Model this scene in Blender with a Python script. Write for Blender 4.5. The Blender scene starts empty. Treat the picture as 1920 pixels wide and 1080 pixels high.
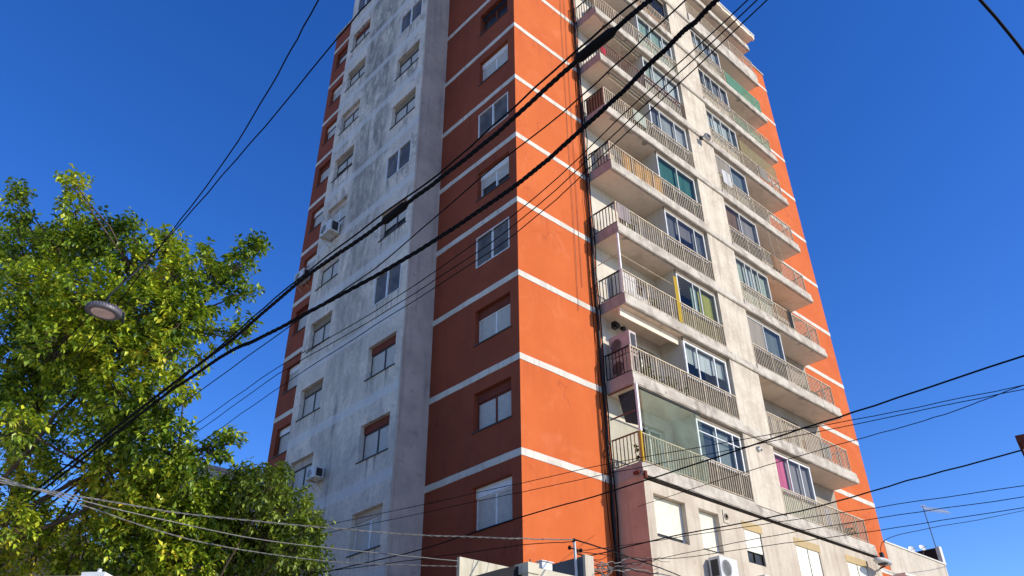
import bpy, bmesh, math, random
from mathutils import Vector, Matrix
random.seed(7)
R = math.radians
sc = bpy.context.scene
COL = sc.collection

# ------------------------------------------------------------------ camera
CAM = Vector((-13.444, -14.2158, 1.6)); YAW, PITCH, ROLL, FPX = 0.82325873, 0.57165702, -0.01153341, 1482.164
_f = Vector((math.cos(YAW)*math.cos(PITCH), math.sin(YAW)*math.cos(PITCH), math.sin(PITCH)))
_r0 = Vector((math.sin(YAW), -math.cos(YAW), 0)); _u0 = _r0.cross(_f)
_r = _r0*math.cos(ROLL) + _u0*math.sin(ROLL); _u = _u0*math.cos(ROLL) - _r0*math.sin(ROLL)
cd = bpy.data.cameras.new('camera'); cam = bpy.data.objects.new('camera', cd); COL.objects.link(cam)
cd.sensor_width = 36; cd.lens = FPX/1920*36; cd.clip_start = 0.1; cd.clip_end = 3000
cam.matrix_world = Matrix(((_r.x, _u.x, -_f.x, CAM.x), (_r.y, _u.y, -_f.y, CAM.y), (_r.z, _u.z, -_f.z, CAM.z), (0, 0, 0, 1)))
sc.camera = cam

def ray(px, py): return _f + _r*((px-960)/FPX) + _u*((540-py)/FPX)
def at(px, py, ax, val):            # the point where the sight line of a photo pixel meets an axis plane
    d = ray(px, py); return CAM + d*((val-CAM[ax])/d[ax])
def atd(px, py, dep): return CAM + ray(px, py)*dep

# ------------------------------------------------------------------ light
SUN = Vector((0.5, -1.1, 0.58)).normalized()
ld = bpy.data.lights.new('sun', 'SUN'); ld.energy = 5.0; ld.angle = R(0.53); ld.color = (1, 0.93, 0.8)
lo = bpy.data.objects.new('sun', ld); COL.objects.link(lo)
lo.rotation_euler = (-SUN).to_track_quat('-Z', 'Y').to_euler(); lo.location = (0, -30, 60)
w = bpy.data.worlds.new('World'); sc.world = w; w.use_nodes = True
nt = w.node_tree; bg = nt.nodes['Background']
sky = nt.nodes.new('ShaderNodeTexSky'); sky.sky_type = 'NISHITA'; sky.sun_disc = False
sky.sun_elevation = math.asin(SUN.z); sky.sun_rotation = math.atan2(SUN.x, SUN.y)
sky.altitude = 0; sky.air_density = 0.9; sky.dust_density = 0.08; sky.ozone_density = 3.6
hs = nt.nodes.new('ShaderNodeHueSaturation'); hs.inputs['Saturation'].default_value = 1.28; hs.inputs['Hue'].default_value = .5175
nt.links.new(sky.outputs[0], hs.inputs['Color']); nt.links.new(hs.outputs[0], bg.inputs[0])
bg.inputs[1].default_value = 0.15; hs.inputs['Value'].default_value = 1.55
sc.view_settings.view_transform = 'Standard'; sc.view_settings.look = 'None'; sc.view_settings.exposure = 0

# ------------------------------------------------------------------ materials
class NB:
    def __init__(s, name):
        s.m = bpy.data.materials.new(name); s.m.use_nodes = True; s.t = s.m.node_tree; s.n = s.t.nodes; s.l = s.t.links
        s.b = s.n['Principled BSDF']; s.out = s.n['Material Output']
        s._pos = None
    def new(s, t, **k):
        n = s.n.new(t)
        for a, b in k.items(): setattr(n, a, b)
        return n
    @property
    def pos(s):
        if s._pos is None: s._pos = s.new('ShaderNodeNewGeometry').outputs['Position']
        return s._pos
    def put(s, inp, v):
        if isinstance(v, bpy.types.NodeSocket): s.l.new(v, inp)
        else: inp.default_value = v
    def noise(s, scale, detail=4, rough=.55, sxyz=None, dist=0):
        n = s.new('ShaderNodeTexNoise'); n.inputs['Scale'].default_value = scale; n.inputs['Detail'].default_value = detail
        n.inputs['Roughness'].default_value = rough; n.inputs['Distortion'].default_value = dist
        if sxyz:
            mp = s.new('ShaderNodeMapping'); mp.inputs['Scale'].default_value = sxyz
            s.l.new(s.pos, mp.inputs[0]); s.l.new(mp.outputs[0], n.inputs[0])
        else: s.l.new(s.pos, n.inputs[0])
        return n.outputs[0]
    def ramp(s, v, a, b, lo=0., hi=1.):
        n = s.new('ShaderNodeMapRange'); n.interpolation_type = 'SMOOTHSTEP'
        s.put(n.inputs[0], v)
        for i, x in enumerate((a, b, lo, hi)): n.inputs[i+1].default_value = x
        return n.outputs[0]
    def math(s, op, a, b=0., c=0.):
        n = s.new('ShaderNodeMath', operation=op); s.put(n.inputs[0], a); s.put(n.inputs[1], b); s.put(n.inputs[2], c); return n.outputs[0]
    def mix(s, f, a, b, mode='MIX'):
        n = s.new('ShaderNodeMix', data_type='RGBA', blend_type=mode)
        s.put(n.inputs[0], f)
        for i, x in ((6, a), (7, b)):
            s.put(n.inputs[i], (*x, 1) if isinstance(x, tuple) and len(x) == 3 else x)
        return n.outputs[2]
    def xyz(s):
        n = s.new('ShaderNodeSeparateXYZ'); s.l.new(s.pos, n.inputs[0]); return n.outputs
    def bump(s, h, strength=.3, dist=.02):
        n = s.new('ShaderNodeBump'); n.inputs['Strength'].default_value = strength; n.inputs['Distance'].default_value = dist
        s.l.new(h, n.inputs['Height']); s.l.new(n.outputs[0], s.b.inputs['Normal'])
    def done(s, col, rough=.85, metal=0, spec=.3):
        s.put(s.b.inputs['Base Color'], (*col, 1) if isinstance(col, tuple) and len(col) == 3 else col)
        s.put(s.b.inputs['Roughness'], rough); s.b.inputs['Metallic'].default_value = metal
        s.b.inputs['Specular IOR Level'].default_value = spec
        return s.m

def plaster(name, c1, c2, streak=0., sc_col=(.1, .09, .08), scale=1.2, bump=.25, spots=0., sxyz=(5, 5, .25)):
    b = NB(name)
    col = b.mix(b.ramp(b.noise(scale, 6), .35, .68), c1, c2)
    col = b.mix(b.ramp(b.noise(scale*9, 4), .3, .8, 0, .35), col, tuple(x*.82 for x in c1))
    if streak: col = b.mix(b.math('MULTIPLY', b.ramp(b.noise(1.0, 6, .65, sxyz), .48, .78), streak), col, sc_col)
    if spots: col = b.mix(b.math('MULTIPLY', b.ramp(b.noise(3.1, 8, .7), .55, .75), spots), col, sc_col)
    b.bump(b.noise(38, 5), bump, .012)
    return b.done(col, .92, spec=.2)

def flat(name, c, rough=.6, metal=0, var=.18, spec=.4, scale=6):
    b = NB(name)
    col = b.mix(b.ramp(b.noise(scale, 5), .35, .7), c, tuple(x*(1-var) for x in c))
    return b.done(col, rough, metal, spec)

M = {}
def paint(name, c1, c2, dark, pale, streak=.5):
    b = NB(name); x, y, z = b.xyz()
    fz = b.math('FRACT', b.math('DIVIDE', b.math('SUBTRACT', z, 9.25-28), 2.8))
    col = b.mix(b.ramp(b.noise(.45, 6, .6), .35, .68), c1, c2)
    col = b.mix(b.ramp(b.noise(1.3, 7, .7, None, .7), .5, .74, 0, .32), col, pale)
    # rain drips that start under each white band
    d = b.math('MULTIPLY', b.ramp(fz, .45, .94), b.ramp(b.noise(1.0, 5, .6, (4.2, 4.2, .22)), .5, .74))
    col = b.mix(b.math('MULTIPLY', d, streak), col, dark)
    col = b.mix(b.math('MULTIPLY', b.ramp(b.noise(1.0, 6, .7, (2.0, 2.0, .3)), .52, .78), streak*.7), col, dark)
    vr = b.new('ShaderNodeTexVoronoi', feature='DISTANCE_TO_EDGE'); vr.inputs['Scale'].default_value = .33
    ad = b.new('ShaderNodeVectorMath', operation='ADD'); nn = b.new('ShaderNodeTexNoise'); nn.inputs['Scale'].default_value = 1.7; nn.inputs['Detail'].default_value = 5
    b.l.new(b.pos, nn.inputs[0]); b.l.new(b.pos, ad.inputs[0]); b.l.new(nn.outputs['Color'], ad.inputs[1]); b.l.new(ad.outputs[0], vr.inputs['Vector'])
    crack = b.math('MULTIPLY', b.ramp(vr.outputs[0], .004, .012, 1, 0), b.ramp(b.noise(.5, 3), .5, .6, 0, .5))
    col = b.mix(crack, col, dark)
    b.bump(b.noise(30, 5), .3, .012); return b.done(col, .9, spec=.2)
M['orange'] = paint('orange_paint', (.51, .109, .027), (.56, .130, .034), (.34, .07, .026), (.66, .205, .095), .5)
M['terracotta'] = paint('terracotta_paint', (.275, .066, .031), (.23, .053, .025), (.13, .036, .024), (.29, .092, .056), .6)  # same orange darkened: the left face's shade is put into the colour
M['stripe'] = plaster('white_band_paint', (.67, .62, .53), (.55, .505, .43), .8, (.36, .31, .26), 1.6, .25, .45)
M['beige'] = plaster('beige_render', (.58, .50, .385), (.46, .38, .29), .7, (.24, .195, .15), 1.0, .35, .4)
M['ledge'] = plaster('weathered_concrete', (.57, .51, .42), (.40, .345, .28), .7, (.14, .12, .10), 2.2, .5, .85, (2.2, 2.2, 1.2))
M['soffit'] = plaster('soffit_render', (.90, .74, .56), (.80, .65, .49), .45, (.38, .28, .18), .8, .3, .35, (1, 1, 1))
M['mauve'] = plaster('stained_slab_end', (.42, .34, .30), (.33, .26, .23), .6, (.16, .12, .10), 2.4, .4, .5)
M['salmon'] = plaster('faded_pink_render', (.56, .36, .25), (.46, .285, .20), .4, (.16, .1, .09), 1.4, .3, .3)
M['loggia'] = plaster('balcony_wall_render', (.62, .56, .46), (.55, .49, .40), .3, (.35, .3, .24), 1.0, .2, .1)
M['taupe_wall'] = plaster('taupe_balcony_wall', (.37, .315, .25), (.31, .26, .20), .4, (.2, .16, .12), 1.0, .2, .2)  # right-bay back wall coloured darker in place of deep shade
M['cream'] = plaster('cream_render', (.56, .49, .385), (.48, .415, .325), .55, (.28, .235, .18), .9, .3, .3)
M['side'] = plaster('block_side_render', (.54, .445, .37), (.41, .34, .29), .6, (.19, .17, .16), 1.1, .5, .5)
M['slate'] = plaster('slate_grey_render', (.115, .125, .14), (.09, .10, .11), .4, (.04, .04, .045), 1.3, .3, .3)
M['white_wall'] = plaster('white_lime_wall', (.72, .69, .62), (.62, .59, .52), .4, (.4, .36, .3), 1.5, .3, .3)
M['yellow'] = plaster('ochre_lintel', (.50, .36, .17), (.44, .33, .18), .4, (.36, .27, .16), 2.5, .2)
def block_mat():
    b = NB('grimy_white_block'); x, y, z = b.xyz()
    fz = b.math('FRACT', b.math('DIVIDE', b.math('SUBTRACT', z, 9.25-28), 2.8))
    col = b.mix(b.ramp(b.noise(.8, 6), .3, .7), (.80, .69, .56), (.58, .505, .425))
    col = b.mix(b.ramp(b.noise(7, 5, .6), .35, .8, 0, .5), col, (.33, .34, .34))
    # paler floor-slab bands
    band = b.math('MULTIPLY', b.ramp(fz, .0, .015), b.ramp(fz, .12, .15, 1, 0))
    col = b.mix(b.math('MULTIPLY', band, .55), col, (.60, .61, .61))
    # soot between the window columns, heavier higher up
    c = b.math('MULTIPLY', b.ramp(y, 6.0, 6.9), b.ramp(y, 8.5, 9.1, 1, 0))
    hgt = b.ramp(z, 8, 26, .3, 1.)
    n1 = b.math('MULTIPLY', b.ramp(b.noise(1.0, 8, .72, (1.1, 1.1, .5), .5), .34, .52), b.ramp(b.noise(2.6, 8, .64, (1.2, 1.2, .45), .8), .34, .6, .3, 1.))
    s1 = b.math('MULTIPLY', b.math('MULTIPLY', c, hgt), n1)
    n2 = b.math('MULTIPLY', b.ramp(b.noise(1.0, 7, .7, (1.5, 1.5, .9), 1.0), .49, .68), b.ramp(z, 8, 34, .4, .9))
    ln = b.math('MULTIPLY', b.math('MULTIPLY', b.ramp(y, 7.6, 7.8), b.ramp(y, 7.9, 8.1, 1, 0)), b.ramp(b.noise(1.0, 5, .65, (2.5, 2.5, .5)), .4, .62))
    g = b.math('MAXIMUM', b.math('MAXIMUM', s1, n2), b.math('MULTIPLY', ln, .8))
    g = b.math('MULTIPLY', g, b.math('SUBTRACT', 1, b.math('MULTIPLY', band, .6)))
    col = b.mix(b.math('MULTIPLY', g, .72), col, (.10, .098, .095))
    # drips under the sills
    w1 = b.math('MULTIPLY', b.ramp(y, 4.4, 4.6), b.ramp(y, 6.05, 6.25, 1, 0)); w2 = b.math('MULTIPLY', b.ramp(y, 8.85, 9.05), b.ramp(y, 10.45, 10.65, 1, 0))
    dz = b.math('MULTIPLY', b.ramp(fz, .05, .35), b.ramp(fz, .355, .365, 1, 0))
    dr = b.math('MULTIPLY', b.math('MULTIPLY', b.math('MAXIMUM', w1, w2), dz), b.ramp(b.noise(1.0, 4, .6, (9, 9, .4)), .46, .7))
    col = b.mix(b.math('MULTIPLY', dr, .9), col, (.17, .165, .15))
    b.bump(b.noise(30, 6), .35, .015)
    return b.done(col, .95, spec=.15)
M['block'] = block_mat()
def pier_mat():
    b = NB('pier_render'); x, y, z = b.xyz()
    fz = b.math('FRACT', b.math('DIVIDE', b.math('SUBTRACT', z, 9.25-28), 2.8))
    col = b.mix(b.ramp(b.noise(1.1, 6), .35, .7), (.60, .525, .41), (.47, .39, .30))
    col = b.mix(b.ramp(b.noise(4.5, 6, .65, None, .8), .46, .7, 0, .75), col, (.66, .59, .47))
    col = b.mix(b.ramp(b.noise(1.0, 6, .7, (5, 5, .5)), .46, .78, 0, .7), col, (.29, .235, .17))
    top = b.math('MULTIPLY', b.ramp(fz, .72, .97), b.ramp(b.noise(1.0, 5, .7, (6, 6, .6)), .42, .68))
    col = b.mix(b.math('MULTIPLY', top, .6), col, (.2, .165, .12))
    b.bump(b.noise(28, 6), .35, .015)
    return b.done(col, .93, spec=.2)
M['pier'] = pier_mat()

M['white_metal'] = flat('white_aluminium', (.76, .76, .74), .35, 0, .1)
M['alu'] = flat('dull_aluminium', (.54, .54, .52), .4, 0, .15)
M['shutter'] = flat('white_roller_shutter', (.50, .49, .46), .5, 0, .12)
M['shutter_cream'] = flat('cream_roller_shutter', (.78, .72, .58), .5, 0, .1)
M['red_lintel'] = plaster('red_brown_reveal', (.17, .045, .03), (.13, .035, .025), .3, (.08, .025, .02), 1.5, .2)
M['brown_lintel'] = plaster('brown_reveal', (.27, .22, .16), (.2, .16, .115), .4, (.1, .08, .06), 1.5, .2)
M['dark_void'] = flat('dark_room', (.012, .012, .014), .9)
M['dark_metal'] = flat('dark_iron', (.022, .019, .018), .5, .3, .3)
M['rust_metal'] = flat('rusted_railing_paint', (.21, .095, .055), .6, 0, .4, scale=9)
M['rail'] = flat('cream_railing_paint', (.60, .475, .315), .5, 0, .35, scale=9)
M['black_rubber'] = flat('black_cable_sheath', (.006, .006, .007), .8, 0, .2, .1)
M['grey_wire'] = flat('weathered_wire', (.20, .19, .17), .6, 0, .3)
M['bark'] = plaster('bark', (.12, .085, .055), (.07, .05, .035), .4, (.03, .022, .016), 5, .8)
M['sill'] = flat('sill_slate', (.06, .06, .062), .7)
M['ac_white'] = flat('ac_casing_paint', (.63, .62, .58), .45, 0, .15)
M['ac_pink'] = flat('ac_casing_shaded', (.50, .40, .36), .5, 0, .15)  # white casing darkened and warmed, shade put into its colour
M['grille'] = flat('dark_grille', (.03, .03, .033), .5)
M['lamp_metal'] = flat('lamp_metal', (.15, .135, .15), .5, .2)
M['stained_cream'] = plaster('stained_parapet_render', (.58, .51, .41), (.49, .425, .335), .85, (.25, .205, .155), .9, .3, .3, (3.2, 3.2, .16))
M['cream_beam'] = plaster('cream_beam_render', (.62, .56, .42), (.52, .46, .34), .55, (.28, .24, .16), 2, .3, .3)
M['lamp_glass'] = flat('pale_lamp_glass', (.75, .52, .45), .4, 0, .1)

def glass(name, tint, gloss=.35, rough=.02, trans=.5):
    b = NB(name)
    tr = b.new('ShaderNodeBsdfTransparent'); tr.inputs[0].default_value = (*tint, 1)
    gl = b.new('ShaderNodeBsdfGlossy'); gl.inputs['Roughness'].default_value = rough; gl.inputs['Color'].default_value = (.85, .8, .72, 1)
    lw = b.new('ShaderNodeLayerWeight'); lw.inputs[0].default_value = .35
    f = b.ramp(lw.outputs['Fresnel'], 0, 1, gloss*.16, .6)
    nb = b.new('ShaderNodeBump'); nb.inputs['Strength'].default_value = .02; nb.inputs['Distance'].default_value = .05
    b.l.new(b.noise(1.6, 2), nb.inputs['Height']); b.l.new(nb.outputs[0], gl.inputs['Normal'])
    mx = b.new('ShaderNodeMixShader'); b.put(mx.inputs[0], f); b.l.new(tr.outputs[0], mx.inputs[1]); b.l.new(gl.outputs[0], mx.inputs[2])
    b.l.new(mx.outputs[0], b.out.inputs[0]); return b.m
M['glass'] = glass('window_glass', (.82, .88, .88))
M['glass_blue'] = glass('bluish_glass', (.72, .76, .76), .6)
def opaque_glass(name, c):
    b = NB(name); b.bump(b.noise(1.4, 2), .05, .05); return b.done(b.mix(b.ramp(b.noise(2.2, 3), .35, .65), c, tuple(x*.6 for x in c)), .22, 0, .1)
M['pane_dark'] = opaque_glass('dark_pane', (.055, .053, .052))
M['pane_grey'] = opaque_glass('grey_pane', (.15, .135, .12))
def cloth(name, c, c2=None, tl=.25, scale=3):
    b = NB(name); c2 = c2 or tuple(x*.75 for x in c)
    b.done(b.mix(b.ramp(b.noise(1.0, 4, .6, (scale*3, scale*3, .5)), .35, .65), c, c2), .9, spec=.1)
    t = b.new('ShaderNodeBsdfTranslucent'); t.inputs[0].default_value = (*c, 1)
    mx = b.new('ShaderNodeMixShader'); mx.inputs[0].default_value = tl
    b.l.new(b.b.outputs[0], mx.inputs[1]); b.l.new(t.outputs[0], mx.inputs[2]); b.l.new(mx.outputs[0], b.out.inputs[0]); return b.m
for n, c in dict(c_white=(.68, .68, .64), c_cream=(.62, .56, .44), c_teal=(.085, .23, .20), c_green=(.42, .52, .44), c_pale=(.56, .58, .47),
                 c_pink=(.95, .22, .36), c_lav=(.44, .37, .35), c_yel=(.50, .46, .12), c_brown=(.34, .20, .12), c_navy=(.09, .11, .14),
                 c_grey=(.29, .28, .27), c_blue=(.36, .39, .38), c_reed=(.62, .34, .10), c_taupe=(.36, .32, .27), c_orange=(.62, .30, .12),
                 c_gold=(.68, .45, .06), c_laundry=(.8, .79, .76), c_red=(.45, .05, .07), c_dgrey=(.05, .055, .06), c_mesh=(.20, .185, .09), c_dark=(.13, .115, .095)).items():
    M[n] = cloth(n[2:]+'_fabric', c)
def net(name, c, dens):
    b = NB(name); b.done(c, .8, spec=.2)
    tr = b.new('ShaderNodeBsdfTransparent'); tr.inputs[0].default_value = (*[min(1, x*2.2+.25) for x in c], 1)
    tl = b.new('ShaderNodeBsdfTranslucent'); tl.inputs[0].default_value = (*c, 1)
    m0 = b.new('ShaderNodeMixShader'); m0.inputs[0].default_value = .3; b.l.new(b.b.outputs[0], m0.inputs[1]); b.l.new(tl.outputs[0], m0.inputs[2])
    mx = b.new('ShaderNodeMixShader'); b.put(mx.inputs[0], b.ramp(b.noise(1.2, 4), .3, .7, dens-.1, dens+.1)); b.l.new(tr.outputs[0], mx.inputs[1]); b.l.new(m0.outputs[0], mx.inputs[2])
    b.b.inputs['Roughness'].default_value = .3; b.b.inputs['Specular IOR Level'].default_value = .6
    b.l.new(mx.outputs[0], b.out.inputs[0]); return b.m
M['green_net'] = net('green_shade_net', (.22, .40, .28), .34)
M['green_film'] = net('pale_green_film', (.33, .44, .31), .24)
M['yellow_net'] = net('yellow_mesh', (.36, .30, .13), .6)
def leaf_mat(name, cols, hi=.3):
    b = NB(name)
    g = b.new('ShaderNodeNewGeometry'); rnd = g.outputs['Random Per Island']
    v = b.math('ADD', b.math('MULTIPLY', rnd, .62), b.math('MULTIPLY', b.ramp(b.noise(.55, 3), .3, .72), .42))
    cr = b.new('ShaderNodeValToRGB'); b.l.new(v, cr.inputs[0]); el = cr.color_ramp.elements
    el[0].position = 0; el[0].color = (*cols[0][1], 1); el[1].position = 1; el[1].color = (*cols[-1][1], 1)
    for p_, c in cols[1:-1]: e = el.new(p_); e.color = (*c, 1)
    b.done(cr.outputs[0], .38, spec=.45)
    t = b.new('ShaderNodeBsdfTranslucent'); b.l.new(b.mix(1., cr.outputs[0], (1.0, 1.05, .5), 'MULTIPLY'), t.inputs[0])
    mx = b.new('ShaderNodeMixShader'); mx.inputs[0].default_value = hi
    b.l.new(b.b.outputs[0], mx.inputs[1]); b.l.new(t.outputs[0], mx.inputs[2]); b.l.new(mx.outputs[0], b.out.inputs[0]); return b.m
M['leaf'] = leaf_mat('plane_tree_leaf', [(0, (.028, .06, .010)), (.28, (.10, .18, .017)), (.54, (.28, .39, .028)), (.80, (.64, .67, .05)), (.96, (.78, .62, .05)), (1, (.55, .30, .03))], .27)
M['leaf_dark'] = leaf_mat('evergreen_leaf', [(0, (.05, .09, .015)), (.4, (.14, .20, .026)), (.75, (.29, .36, .04)), (1, (.24, .26, .03))], .25)
M['leaf_pot'] = leaf_mat('pot_plant_leaf', [(0, (.03, .06, .015)), (.5, (.06, .12, .03)), (1, (.13, .2, .05))], .2)
M['terracotta_pot'] = flat('clay_pot', (.32, .13, .06), .8)
M['asphalt'] = plaster('worn_concrete_street', (.40, .365, .31), (.32, .29, .25), .3, (.2, .18, .16), scale=2, bump=.5)  # out-of-view street kept pale so it bounces light up at the tower
M['paving'] = plaster('pavement_tiles', (.48, .43, .36), (.40, .36, .30), .2, scale=2, bump=.3)
M['kerb'] = plaster('kerb_concrete', (.34, .33, .3), (.28, .27, .25), .2, scale=2, bump=.3)
M['earth'] = plaster('dry_ground', (.26, .22, .16), (.2, .17, .12), 0, scale=.3, bump=.3)
M['roof_tile'] = plaster('dark_roof', (.06, .055, .055), (.04, .038, .04), .3, (.02, .02, .02), 2, .5)

# ------------------------------------------------------------------ mesh helpers
class MB:
    def __init__(s): s.v = []; s.f = []; s.smooth = False
    def add(s, vs, fs):
        o = len(s.v); s.v += [tuple(v) for v in vs]; s.f += [tuple(i+o for i in f) for f in fs]
    def hexa(s, c):                 # 8 corners: 4 of one face, then the 4 opposite
        s.add(c, [(0, 1, 2, 3), (7, 6, 5, 4), (0, 4, 5, 1), (1, 5, 6, 2), (2, 6, 7, 3), (3, 7, 4, 0)])
    def box(s, x0, x1, y0, y1, z0, z1):
        s.hexa([(x0, y0, z0), (x1, y0, z0), (x1, y1, z0), (x0, y1, z0), (x0, y0, z1), (x1, y0, z1), (x1, y1, z1), (x0, y1, z1)])
    def mbox(s, mp, u0, u1, d0, d1, z0, z1):
        s.hexa([mp(u0, d0, z0), mp(u1, d0, z0), mp(u1, d1, z0), mp(u0, d1, z0), mp(u0, d0, z1), mp(u1, d0, z1), mp(u1, d1, z1), mp(u0, d1, z1)])
    def quad(s, a, b, c, d): s.add([a, b, c, d], [(0, 1, 2, 3)])
    def tube(s, pts, r, n=6, cap=True):
        pts = [Vector(p) for p in pts]; rs = r if isinstance(r, (list, tuple)) else [r]*len(pts)
        vs = []; fs = []; ref = None
        for i, p in enumerate(pts):
            t = (pts[min(i+1, len(pts)-1)] - pts[max(i-1, 0)]).normalized()
            if ref is None: ref = Vector((0, 0, 1)) if abs(t.z) < .9 else Vector((1, 0, 0))
            a = t.cross(ref).normalized(); b_ = a.cross(t).normalized(); ref = b_
            for k in range(n):
                q = 2*math.pi*k/n; vs.append(p + (a*math.cos(q)+b_*math.sin(q))*rs[i])
        for i in range(len(pts)-1):
            for k in range(n):
                fs.append((i*n+k, i*n+(k+1) % n, (i+1)*n+(k+1) % n, (i+1)*n+k))
        if cap: fs += [tuple(range(n))[::-1], tuple((len(pts)-1)*n+k for k in range(n))]
        s.add(vs, fs)
    def lathe(s, c, ax, prof, n=24):      # prof: (along, radius)
        ax = Vector(ax).normalized(); ref = Vector((0, 0, 1)) if abs(ax.z) < .9 else Vector((1, 0, 0))
        a = ax.cross(ref).normalized(); b_ = ax.cross(a); c = Vector(c); vs = []; fs = []
        for h, r in prof:
            for k in range(n):
                q = 2*math.pi*k/n; vs.append(c + ax*h + (a*math.cos(q)+b_*math.sin(q))*r)
        for i in range(len(prof)-1):
            for k in range(n): fs.append((i*n+k, i*n+(k+1) % n, (i+1)*n+(k+1) % n, (i+1)*n+k))
        fs += [tuple(range(n))[::-1], tuple((len(prof)-1)*n+k for k in range(n))]
        s.add(vs, fs)
    def build(s, name, mat, parent=None, smooth=False, bevel=0, recalc=True):
        me = bpy.data.meshes.new(name); me.from_pydata(s.v, [], s.f); me.validate()
        if recalc:
            bm = bmesh.new(); bm.from_mesh(me); bmesh.ops.recalc_face_normals(bm, faces=bm.faces); bm.to_mesh(me); bm.free()
        me.materials.append(M[mat] if isinstance(mat, str) else mat)
        o = bpy.data.objects.new(name, me); COL.objects.link(o)
        if parent:
            o.parent = parent
            o.matrix_parent_inverse = PINV.get(parent.name, Matrix())
            PINV[o.name] = PINV.get(parent.name, Matrix())
        if smooth:
            for p in me.polygons: p.use_smooth = True
        if bevel:
            bv = o.modifiers.new('bevel', 'BEVEL'); bv.width = bevel; bv.segments = 2; bv.limit_method = 'ANGLE'
        return o
PINV = {}
def thing(name, label, cat, loc=(0, 0, 0), group=None):
    o = bpy.data.objects.new(name, None); COL.objects.link(o); o.location = loc; o.empty_display_size = .2
    o['label'] = label; o['category'] = cat
    if group: o['group'] = group
    PINV[o.name] = Matrix.Translation(-Vector(loc))       # parts are written in world coordinates
    return o
def tag(o, label, cat, group=None):
    o['label'] = label; o['category'] = cat
    if group: o['group'] = group
    return o
def LF(x0): return lambda u, d, z: (x0-d, u, z)      # wall facing -X: u runs along +Y, d outward
def RF(y0): return lambda u, d, z: (u, y0-d, z)      # wall facing -Y: u runs along +X
def wall(mb, mp, u0, u1, z0, z1, holes, depth):      # face with real openings, reveals and a closed back
    us = sorted({u0, u1, *[h[0] for h in holes], *[h[1] for h in holes]}); zs = sorted({z0, z1, *[h[2] for h in holes], *[h[3] for h in holes]})
    for a, b in zip(us, us[1:]):
        for c, d in zip(zs, zs[1:]):
            m, n = (a+b)/2, (c+d)/2
            if any(h[0] < m < h[1] and h[2] < n < h[3] for h in holes): continue
            mb.quad(mp(a, 0, c), mp(b, 0, c), mp(b, 0, d), mp(a, 0, d))
    for a, b, c, d in holes:
        for p, q in (((a, c), (b, c)), ((b, c), (b, d)), ((b, d), (a, d)), ((a, d), (a, c))):
            mb.quad(mp(p[0], 0, p[1]), mp(q[0], 0, q[1]), mp(q[0], -depth, q[1]), mp(p[0], -depth, p[1]))
        mb.quad(mp(a, -depth, c), mp(b, -depth, c), mp(b, -depth, d), mp(a, -depth, d))

Z0, H = 9.25, 2.8
def zk(k): return Z0 + H*k

# ================================================================== THE TOWER
T = thing('apartment_building', 'tall orange apartment tower with white floor bands, grey block and stacked balconies', 'apartment building', (0, 0, 0))
ROOF = 38.5
UL, UR, PL, PR, EL, ER = 3.58, 17.3, 9.28, 11.12, 6.68, 13.7
YB0, YB1, YF, XW, XB, DV = 4.14, 10.97, 14.89, 20.8, -1.15, 1.1
ks = range(-1, 10)
hole = lambda u0, u1, k: (u0, u1, zk(k)+1.0, zk(k)+2.2)
L0 = LF(0)
def wl(name, mat, mp, u0, u1, holes, ztop, zbot=0.):
    mb = MB(); wall(mb, mp, u0, u1, zbot, ztop, holes, .34); return mb.build(name, mat, T, recalc=False)
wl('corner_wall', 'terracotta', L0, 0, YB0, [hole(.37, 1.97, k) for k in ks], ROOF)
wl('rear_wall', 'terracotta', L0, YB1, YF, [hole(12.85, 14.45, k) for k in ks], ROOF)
LB = LF(XB)
wl('block_wall', 'block', LB, YB0, YB1, [hole(4.53, 6.12, k) for k in range(-1, 11)]+[hole(8.97, 10.52, k) for k in range(0, 11)]+[(7.86, 8.62, zk(-1)+1.0, zk(-1)+2.6)], 42.0)
mb = MB(); mb.quad((XB, YB0, 0), (0, YB0, 0), (0, YB0, 42), (XB, YB0, 42)); mb.build('block_side_wall', 'side', T)
mb = MB(); mb.quad((XB, YB1, 0), (0, YB1, 0), (0, YB1, 42), (XB, YB1, 42)); mb.quad((XB, YB0, 42), (4.5, YB0, 42), (4.5, YB1, 42), (XB, YB1, 42))
mb.quad((0, YB0, ROOF), (4.5, YB0, ROOF), (4.5, YB0, 42), (0, YB0, 42)); mb.quad((4.5, YB0, ROOF), (4.5, YB1, ROOF), (4.5, YB1, 42), (4.5, YB0, 42)); mb.quad((0, YB1, ROOF), (4.5, YB1, ROOF), (4.5, YB1, 42), (0, YB1, 42))
mb.build('lift_housing', 'block', T)
mb = MB(); mb.quad((0, 0, ROOF), (XW, 0, ROOF), (XW, YF, ROOF), (0, YF, ROOF)); mb.build('roof', 'ledge', T)
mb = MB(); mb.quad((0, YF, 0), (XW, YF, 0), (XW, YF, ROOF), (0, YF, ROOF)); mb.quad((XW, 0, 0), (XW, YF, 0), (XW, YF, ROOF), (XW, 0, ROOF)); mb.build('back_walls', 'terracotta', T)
F0 = RF(0)
mb = MB(); wall(mb, F0, 0, UL, 0, ROOF, [], .1); mb.build('sunlit_wall', 'orange', T, recalc=False)
mb = MB(); wall(mb, F0, UR, XW, 0, ROOF, [], .1); mb.build('sunlit_end_wall', 'orange', T, recalc=False)
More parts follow.
